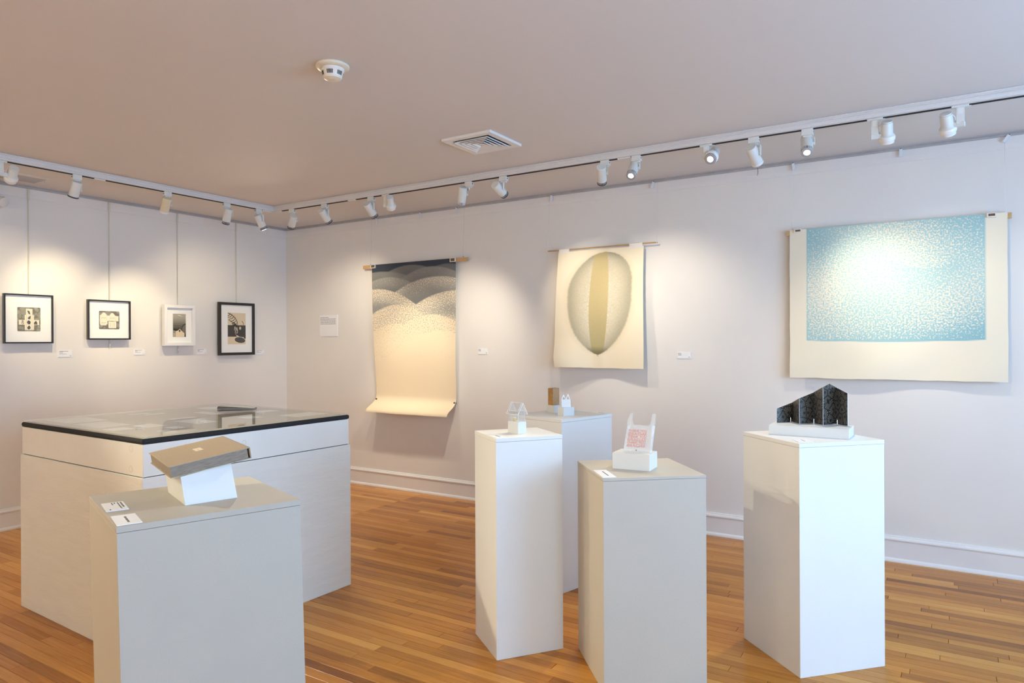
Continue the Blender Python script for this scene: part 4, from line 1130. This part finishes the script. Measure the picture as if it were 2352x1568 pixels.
# loose sheets under the glass: (leftmost pixel, rightmost pixel) of each
SH = [((104, 965), (249, 964)), ((166, 974.5), (303, 975)), ((300, 953), (338, 947.7)), ((338, 953), (380, 948.7)), ((386, 962.3), (453, 957.9)), ((397, 967), (503, 967.7)),
      ((442, 947.6), (515.5, 949.5)), ((448, 937.4), (523, 936.7)), ((570, 945.8), (643, 942.9)), ((638, 953.8), (755, 949.5)), ((300, 976.9), (384, 976.9)), ((376, 981.6), (428, 981.3)),
      ((234, 986), (310, 984.2)), ((543, 958.6), (607, 957.5)), ((358, 989.7), (410, 989.7))]
inv = (T(c.x, c.y, 0) @ RZ(ang)).inverted()
PZ = 1.0521
for k, (q0, q1) in enumerate(SH):
    p0, p1 = inv @ atz(*q0, PZ), inv @ atz(*q1, PZ)
    x0, x1 = sorted((p0.x, p1.x)); y0, y1 = sorted((p0.y, p1.y))
    if x1 - x0 < .05: x1 = x0 + .05
    if y1 - y0 < .05: y1 = y0 + .05
    x0, x1 = max(x0, -a + .02), min(x1, a - .02); y0, y1 = max(y0, -b + .02), min(y1, b - .02)
    cc = T(c.x, c.y, 0) @ RZ(ang) @ Vector(((x0 + x1) / 2, (y0 + y1) / 2, 0))
    t = MB().box(-(x1 - x0) / 2, (x1 - x0) / 2, -(y1 - y0) / 2, (y1 - y0) / 2, 0, .0004).build('paper_sheet', M_sheet)
    t.location = (cc.x, cc.y, PZ); t.rotation_euler = (0, 0, ang)
    ar_, lg = (x1 - x0) * (y1 - y0), max(x1 - x0, y1 - y0) / min(x1 - x0, y1 - y0)
    size = 'large' if ar_ > .055 else ('long narrow' if lg > 2.6 else ('medium' if ar_ > .018 else 'small'))
    tag(t, size + ' white paper sheet lying under the glass of the display table', 'paper', size + ' sheets under the table glass')
# thin dark booklet on the far corner of the glass
p0, p1 = atz(499, 939.5, TZ), atz(581, 939, TZ)
d_ = (p1 - p0); bw = d_.length; ba = math.atan2(d_.y, d_.x)
t = thing('booklet', 'thin dark booklet lying half open on the far corner of the glass table top', 'booklet', (p0.x, p0.y, TZ), ba)
MB().box(0, bw, 0, .07, 0, .004).build('pages', M_pages, t)
MB().hexa([(-.002, -.001, .0055), (bw + .002, -.001, .0045), (bw + .002, .07, .0045), (-.002, .07, .0055), (.0, .012, .018), (bw + .002, -.001, .0062), (bw + .002, .07, .0062), (.0, .07, .020)]).build('cover', M_booklet, t)

# ------------------------------------------------------------------ table cards
def flat_card(label, quad, z, rows, seed, parent_group='cards lying on pedestals', ink=None):
    """small card flat on a surface; quad pixels: back-left, back-right, front-right, front-left (as seen)"""
    P = [atz(*q, z) for q in quad]
    cc = sum(P, Vector()) / 4
    u = ((P[1] - P[0]) + (P[2] - P[3])) / 2; w = ((P[0] - P[3]) + (P[1] - P[2])) / 2
    # print runs from the back edge to the front edge: text x axis = -w
    ax = -w; an = math.atan2(ax.y, ax.x); W, H = w.length, u.length
    t = thing('label_card', label, 'card', (cc.x, cc.y, z), an, parent_group)
    MB().box(-W / 2, W / 2, -H / 2, H / 2, 0, .0022).build('card', M_card, t)
    if rows:
        text_rows(rows, W, H, frame((-W / 2, -H / 2, .0023), (1, 0, 0), (0, 0, -1), (0, 1, 0)), t, seed=seed, m=ink or M_inkdark)
    return t
s_, ox_, oy_ = .22109, 200, 980
def q8(*pts): return [(ox_ + x * s_, oy_ + y * s_) for x, y in pts]
flat_card('white card with several lines of small print on the book pedestal', q8((145, 808), (370, 775), (435, 855), (203, 887)), H_F,
          [(.08, .70, .10, .08), (.08, .86, .25, .065), (.08, .22, .40, .06), (.08, .36, .52, .06), (.80, .92, .76, .06)], 21)
flat_card('white card with one short line of print on the edge of the book pedestal', q8((240, 937), (500, 903), (575, 995), (313, 1030)), H_F, [(.22, .82, .44, .09)], 22)
flat_card('white card with one line of print on the greyish pedestal', [(1362.2, 1080.3), (1392, 1079.3), (1415.2, 1095.7), (1386, 1097.6)], H_G, [(.22, .80, .40, .10)], 23)
flat_card('white card with a dash of print on the slim pedestal', [(1122, 1001), (1145, 999), (1166, 1004.5), (1141, 1006.3)], H_C, [(.2, .75, .42, .12)], 24)
flat_card('white card on the edge of the bag pedestal', [(1362, 947.5), (1372, 946.2), (1400, 950), (1390, 951.2)], H_B, [(.25, .7, .45, .1)], 25)
flat_card('white card in front of the folded black screen', [(1822, 1010), (1850, 1008.5), (1866, 1014.5), (1838, 1016.5)], H_R, [(.2, .8, .45, .06)], 26, ink=M_ink)

# ------------------------------------------------------------------ wedge stand and linen book box
zf = H_F
Lp, Np, Rp = atz(386.4, 1130.3, zf), atz(425.5, 1160.9, zf), atz(545.3, 1142.5, zf)
Bp = Rp + (Lp - Np)
dep = Lp - Np
# the tilted box above: near lower corner, its three edge directions and its size
bn = Vector((-2.15134, 1.32287, 1.05540))
ex = Vector((0.351147, 0.923661, 0.153448)).normalized()
ey = Vector((-0.935094, 0.354329, 0.007007)); ey = (ey - ex * ey.dot(ex)).normalized(); ez = ex.cross(ey)
BWd, BL, BT = 0.2615, 0.3485, 0.0399
wp = bn - ez * .0006
leanv = onplane(414.5, 1095, wp, ez) - Np              # the block leans: all upright edges run parallel
def rise(q): return q + leanv * ((wp - q).dot(ez) / leanv.dot(ez))
Nt, Rt_, Lt, Bt = rise(Np), rise(Rp), rise(Lp), rise(Bp)
mid = (Lp + Np + Rp + Bp) / 4
t = thing('wedge_stand', 'white wedge-shaped block propping up the linen book box', 'stand', (mid.x, mid.y, zf), 0)
MB().hexa([tuple(q - mid) for q in (Np, Rp, Bp, Lp, Nt, Rt_, Bt, Lt)]).build('block', M_block, t, bevel=.001)
tb = thing('book_box', 'tan linen clamshell book box tilted on a white wedge', 'box', bn, 0)
tb.matrix_world = frame(bn, ex, ey, ez)
MB().box(0, BWd, 0, BL, 0, .0032).build('back_board', M_linen, tb, bevel=.0008)
MB().box(0, BWd, 0, BL, BT - .0032, BT).build('front_board', M_linen, tb, bevel=.0008)
MB().box(BWd - .0035, BWd + .0005, .0, BL, .0, BT).build('spine', M_board, tb, bevel=.001)
MB().box(.004, BWd - .009, .004, BL - .004, .0032, BT - .0032).build('tray', M_linen2, tb)
o = MB().box(BWd * .46, BWd * .56, BL * .46, BL * .62, BT + .00005, BT + .0005).build('title_label', M_label, tb)
MB().box(BWd * .505, BWd * .515, BL * .50, BL * .57, BT + .0005, BT + .0008).build('title_mark', M_orange, o)

# ------------------------------------------------------------------ block with the clear toy house
def block(label, l, n, r, z, h, name='display_block'):
    B, ang, wr, wl = fit_box(l, n, r, z)
    c = centre(B, ang, wr, wl)
    t = thing(name, label, 'block', (c.x, c.y, z), ang, 'white display blocks')
    MB().box(-wr / 2, wr / 2, -wl / 2, wl / 2, 0, h).build('block_body', M_block, t, bevel=.001)
    return B, ang, wr, wl, c
B, ang, wr, wl, c = block('small white cube block under the clear toy house', (1163, 993.7), (1189.9, 997), (1210.8, 995.2), H_C, .058)
hz = above(B, 1188.7, 970) - H_C
t = thing('toy_house', 'tiny clear acrylic gabled house on a white cube', 'model house', (c.x, c.y, H_C + .058), ang)
hx, hy, wh, rh = wr / 2 - .005, wl / 2 - .004, .053, .040      # gable ends face local -y ... ridge runs along local y
E_ = .0017
def panel(poly, o, ux, uy, name, parent):
    """thin clear panel with bright edges"""
    n_ = Vector(ux).cross(Vector(uy)).normalized(); M = frame(o, ux, uy, n_)
    k = len(poly)
    vs = [(x, y, -.0006) for x, y in poly] + [(x, y, .0006) for x, y in poly]
    MB().add(vs, [tuple(reversed(range(k))), tuple(range(k, 2 * k))], M).build(name, M_acrylic, parent)
    e = MB()
    for i in range(k):
        p_, q_ = poly[i], poly[(i + 1) % k]
        e.bar(M @ Vector((*p_, 0)), M @ Vector((*q_, 0)), E_, E_, n_)
    e.build('panel_edge', M_edge, parent)
gab = [(-hx, 0), (hx, 0), (hx, wh), (0, wh + rh), (-hx, wh)]
panel(gab, (0, -hy, 0), (1, 0, 0), (0, 0, 1), 'gable_wall', t)
panel(gab, (0, hy, 0), (1, 0, 0), (0, 0, 1), 'gable_wall', t)
for sx in (-1, 1):
    panel([(-hy, 0), (hy, 0), (hy, wh), (-hy, wh)], (sx * hx, 0, 0), (0, 1, 0), (0, 0, 1), 'side_wall', t)
    sl = math.hypot(hx, rh); ov = 1.42
    dn = Vector((sx * hx, 0, -rh)).normalized()
    panel([(-hy - .010, 0), (hy + .010, 0), (hy + .010, sl * ov), (-hy - .010, sl * ov)], (0, 0, wh + rh + .001), (0, 1, 0), dn, 'roof_panel', t)
zi = H_C + .0585
pb = atz(1182, 966.5, zi)
t = thing('tiny_paper_box', 'tiny yellow patterned paper box inside the clear house', 'paper model', (pb.x, pb.y, zi), ang)
MB().box(-.006, .006, -.005, .005, 0, .016).build('box_body', M_yellow, t)
MB().box(-.0062, .0062, -.0052, .0052, .0145, .0175).build('box_rim', M_cream, t)
pb = atz(1191, 967, zi)
t = thing('tiny_paper_arch', 'tiny cream paper strip bent into an arch inside the clear house', 'paper model', (pb.x, pb.y, zi), ang + .3)
MB().tube([(-.010, 0, 0), (-.004, 0, .014), (-.001, 0, .0165), (.003, 0, .013), (.010, 0, 0)], .0009, 6).build('strip', M_cream, t)
MB().box(-.012, .012, -.002, .002, 0, .0008).build('foot', M_cream, t)

# ------------------------------------------------------------------ paper bags on the back pedestal
B, ang, wr, wl, c = block('white cube block under the brown paper bag', (1253.9, 946.7), (1272.7, 948.7), (1289, 947.6), H_B, .050)
hb = above(B, 1272.3, 928.7) - H_B
bh = above(B, 1273.5, 891.5) - (H_B + .050)
t = thing('brown_paper_bag', 'small open brown kraft paper bag standing on a white block', 'paper bag', (c.x, c.y, H_B + .050), ang + .12)
x, y = .030, .022
def bag_side(p0, p1, h, name, m, parent, crimp=0.0, seed=0):
    """one paper side with a pinked top edge and a soft middle crease"""
    p0, p1 = Vector(p0), Vector(p1); nrm = Vector((0, 0, 1)).cross(p1 - p0).normalized() * -1
    n = 24; mb = MB(); vs = []; fs = []
    for j, (zf_, k) in enumerate(((0, 0), (.35, .6), (.7, .9), (1, 1))):
        for i in range(n + 1):
            u = i / n
            q = p0.lerp(p1, u) - nrm * (crimp * k * (1 - abs(2 * u - 1)))
            vs.append((q.x, q.y, h * zf_ - (.0022 if (j == 3 and i % 2) else 0)))
    for j in range(3):
        for i in range(n):
            fs.append((j * (n + 1) + i, j * (n + 1) + i + 1, (j + 1) * (n + 1) + i + 1, (j + 1) * (n + 1) + i))
    o = mb.add(vs, fs).build(name, m, parent)
    so = o.modifiers.new('thickness', 'SOLIDIFY'); so.thickness = .0006
    return o
bag_side((-x, y, 0), (-x, -y, 0), bh, 'bag_side', M_brown, t, .006)
bag_side((-x, -y, 0), (x, -y, 0), bh, 'bag_front', M_brown2, t, .001)
bag_side((x, -y, 0), (x, y, 0), bh, 'bag_side', M_brown, t, .006)
bag_side((x, y, 0), (-x, y, 0), bh, 'bag_back', M_brown2, t, .001)
MB().box(-x, x, -y, y, 0, .0008).build('bag_bottom', M_brown, t)
B, ang, wr, wl, c = block('white cube block under the white paper carrier bag', (1281.4, 953.7), (1294.2, 955.6), (1318.4, 953.4), H_B, .053)
top_c = H_B + .053
t = thing('white_paper_bag', 'tiny white carrier bag with two pointed handles standing on a white block', 'paper bag', (c.x, c.y, top_c), ang)
t.rotation_euler = (0, 0, YAW + .05)
bx, by, bb, bhh = .029, .015, .044, .080
def handle_panel(x0, x1, ypos, h0, h1, name, tilt):
    """half of a bag face whose top runs into a pointed handle with an opening"""
    xm = (x0 + x1) / 2; w = x1 - x0; k = .0065
    outer = [(x0, 0), (x1, 0), (x1, h0), (xm + .002, h1), (xm - .002, h1), (x0, h0 + .010)]
    zb = h0 + .003
    inner = [(x0 + k, zb), (x1 - k, zb), (x1 - k - .001, h0 + .010), (xm, h1 - k * 1.5), (x0 + k, h0 + .012)]
    f = lambda q: (q[0] * (1 - .9 * q[1]), ypos + tilt * q[1], q[1])
    vs = [f(q) for q in outer] + [f(q) for q in inner]
    o = MB().add(vs, [(0, 1, 7, 6), (1, 2, 8, 7), (2, 3, 9, 8), (3, 4, 9), (4, 5, 10, 9), (5, 0, 6, 10)]).build(name, M_bagwhite, t)
    so = o.modifiers.new('thickness', 'SOLIDIFY'); so.thickness = .0008
for yy, tl in ((-by, .12), (by, -.12)):
    handle_panel(-bx, 0, yy, bb, bhh - .004, 'handle_face', tl)
    handle_panel(0, bx, yy, bb, bhh, 'handle_face', tl)
for sx in (-1, 1):
    MB().add([(sx * bx, -by, 0), (sx * bx, by, 0), (sx * bx * .96, by - .005, bb), (sx * (bx - .008), 0, bb - .002), (sx * bx * .96, -by + .005, bb), (sx * (bx - .003), 0, .006)],
             [(0, 5, 3, 4), (5, 1, 2, 3), (0, 1, 5)]).build('gusset', M_bagwhite, t)
MB().box(-bx, bx, -by, by, 0, .0008).build('bag_bottom', M_bagwhite, t)

# ------------------------------------------------------------------ thank-you bag on its block
B, ang, wr, wl, c = block('wide white block under the see-through thank you bag', (1405.7, 1075.8), (1492, 1082.4), (1512, 1072), H_G, .073)
zb_ = H_G + .073
L0, R0 = atz(1431.6, 1033.5, zb_ + .004), atz(1494, 1037.5, zb_ + .004)
mid = (L0 + R0) / 2; dv = R0 - L0; ba = math.atan2(dv.y, dv.x); bw = dv.length
t = thing('plastic_carrier_bag', 'small see-through carrier bag printed with thank you gracias in red', 'plastic bag', (mid.x, mid.y, zb_), ba)
hw = bw / 2; HB_, HT_ = bw * .93, bw * 1.36
lean = .16; sk = .10
def bagface(y0, name, sgn):
    n = 26; vs = []; fs = []
    # outline columns: body from x=-hw..hw up to HB_, straps continue up at both sides
    def P(x, z):
        return (x + sk * z, y0 + lean * z + sgn * .0035 * math.sin(x * 90 + z * 30) * (z / HB_), z)
    cols = [-hw, -hw * .86, -hw * .62, -hw * .4, 0, hw * .4, hw * .62, hw * .86, hw]
    zs = [.004, .02, .045, .07, HB_ * .8, HB_]
    for z in zs:
        for x in cols: vs.append(P(x * (1 - .035 * (z / HB_)) - 0, z))
    m = len(cols)
    for j in range(len(zs) - 1):
        for i in range(m - 1): fs.append((j * m + i, j * m + i + 1, (j + 1) * m + i + 1, (j + 1) * m + i))
    base = (len(zs) - 1) * m
    for side in (0, 1):
        ids = [base + (0 if not side else 6), base + (1 if not side else 7), base + (2 if not side else 8)]
        prev = ids
        for q in range(1, 5):
            f = q / 4; z = lerp(HB_, HT_, f)
            s0 = -hw * .90 if not side else hw * .90
            xs = [s0 - .011 * (1 - f * .3), s0 , s0 + .011 * (1 - f * .3)]
            if not side: xs = [x + hw * .12 * (1 - f) * 0 + f * .006 for x in xs]
            else: xs = [x - f * .004 for x in xs]
            k = len(vs); vs += [(x + sk * z, lerp(y0, .016, f * f) + lean * z, z) for x in xs]
            fs += [(prev[0], prev[1], k + 1, k), (prev[1], prev[2], k + 2, k + 1)]
            prev = [k, k + 1, k + 2]
    return MB().add(vs, fs).build(name, M_plastic, t, True)
bagface(0, 'bag_front', -1)
bagface(.032, 'bag_back', 1)
for sx in (-1, 1):
    P = lambda yy, z, ins: (sx * (hw * (1 - .035 * z / HB_) - ins) + sk * z, yy + lean * z, z)
    MB().add([P(0, .004, 0), P(.032, .004, 0), P(.016, .02, .004), P(0, HB_, 0), P(.032, HB_, 0), P(.016, HB_, .012)], [(0, 2, 5, 3), (2, 1, 4, 5), (0, 1, 2)]).build('gusset', M_plastic, t)
MB().box(-hw, hw, -.002, .034, .0, .005).build('bag_bottom', M_plastic, t)
MB().lathe([(.003, .0), (.003, .002)], frame((-.002, -.0025, .008), (1, 0, 0), (0, 0, 1), (0, -1, 0)), 10).build('magnet', M_clipin, t)
# outlined red lettering on the front
def letter_mesh(txt):
    cu = bpy.data.curves.new('lettering', 'FONT'); cu.body = txt; cu.size = 1.0; cu.fill_mode = 'NONE'; cu.bevel_depth = .027; cu.bevel_resolution = 0; cu.resolution_u = 2
    ob = bpy.data.objects.new('lettering', cu); COL.objects.link(ob)
    dg = bpy.context.evaluated_depsgraph_get(); dg.update()
    me = bpy.data.meshes.new_from_object(ob.evaluated_get(dg))
    vs = np.array([v.co[:] for v in me.vertices]); fs = [tuple(p_.vertices) for p_ in me.polygons]
    bpy.data.objects.remove(ob); bpy.data.curves.remove(cu); bpy.data.meshes.remove(me)
    return vs, fs
z0, z1 = bw * .165, bw * .80
rowh = (z1 - z0) / 6
for k in range(6):
    txt = 'THANK YOU' if k % 2 == 0 else 'GRACIAS'
    vs, fs = letter_mesh(txt)
    mn, mx = vs.min(0), vs.max(0)
    x = (vs[:, 0] - mn[0]) / (mx[0] - mn[0]); zz = (vs[:, 1] - mn[1]) / (mx[1] - mn[1])
    X = -hw * .80 + x * hw * 1.36; Z = z1 - (k + 1) * rowh + rowh * .06 + zz * rowh * .88
    co = np.stack([X + sk * Z, lean * Z - .0042 + vs[:, 2] * .008, Z], -1)
    MB().add([tuple(q) for q in co.tolist()], fs).build('lettering', M_red, t)

# ------------------------------------------------------------------ folded black screen on a long base
B, ang, wr, wl, c = block('long low white base under the folded black screen', (1765.2, 997.2), (1950.3, 1009.1), (1962, 998.5), H_R, .046)
zs_ = H_R + .046
O = lambda x, y: (1690 + x * .15731, 860 + y * .15731)
names = [((598, 699), (602, 495)), ((830, 688), (830, 405)), ((930, 716), (935, 345)), ((1135, 705), (1135, 262)), ((1275, 735), (1278, 182)), ((1450, 718), (1450, 178)), ((1635, 748), (1607, 272))]
ground = [atz(*O(*b_), zs_) for b_, t_ in names]
near, far = [0, 2, 4, 6], [1, 3, 5]
tops = []
for (b_, t_), g in zip(names, ground): tops.append(above(g, *O(*t_)))
cen = sum(ground, Vector()) / 7
t = thing('folded_screen', 'zigzag folded black screen with flower pattern and a gabled top edge', 'paper sculpture', (cen.x, cen.y, zs_), 0)
def screen_panel(g0, g1, h0, h1, u0, mid_top=None):
    a_, b_ = g0 - cen, g1 - cen; ln = (b_ - a_).length
    nrm = Vector((b_.y - a_.y, -(b_.x - a_.x), 0)).normalized(); th = nrm * .0016
    prof = [(0, 0), (1, 0), (1, h1)] + ([(mid_top[0], mid_top[1])] if mid_top else []) + [(0, h0)]
    P = [Vector((a_.x + (b_.x - a_.x) * u, a_.y + (b_.y - a_.y) * u, z)) for u, z in prof]
    k = len(P)
    vs = [tuple(q + th * .5) for q in P] + [tuple(q - th * .5) for q in P]
    me_b = MB().add(vs, [tuple(range(k)), tuple(reversed(range(k, 2 * k)))])
    for i in range(k): me_b.add([vs[i], vs[(i + 1) % k], vs[k + (i + 1) % k], vs[k + i]], [(3, 2, 1, 0)], None, 1)
    o = me_b.build('screen_panel', [M_flower, M_edge], t)
    uvl = o.data.uv_layers.new(name='UVMap')
    for pl in o.data.polygons:
        for li in pl.loop_indices:
            co = o.data.vertices[o.data.loops[li].vertex_index].co
            w_ = (Vector((co.x, co.y, 0)) - Vector((a_.x, a_.y, 0))).length
            uvl.data[li].uv = (u0 + w_, co.z)
    return ln
u0 = .0
for i in range(6):
    h0, h1 = tops[i] - zs_, tops[i + 1] - zs_
    mt = None
    if i == 4:
        g = ground[4].lerp(ground[5], .52); mt = (.52, above(g, *O(1372, 132)) - zs_)
    u0 += screen_panel(ground[i], ground[i + 1], h0, h1, u0, mt)
for px in ((801, 690), (1139, 716), (1481, 728)):
    g = atz(*O(px[0], px[1] + 6), zs_)
    o = MB().lathe([(.0022, 0), (.0022, .024), (.0015, .026)], None, 10).build('steel_pin', M_steel, t, True)
    o.location = (g.x - cen.x, g.y - cen.y, 0)
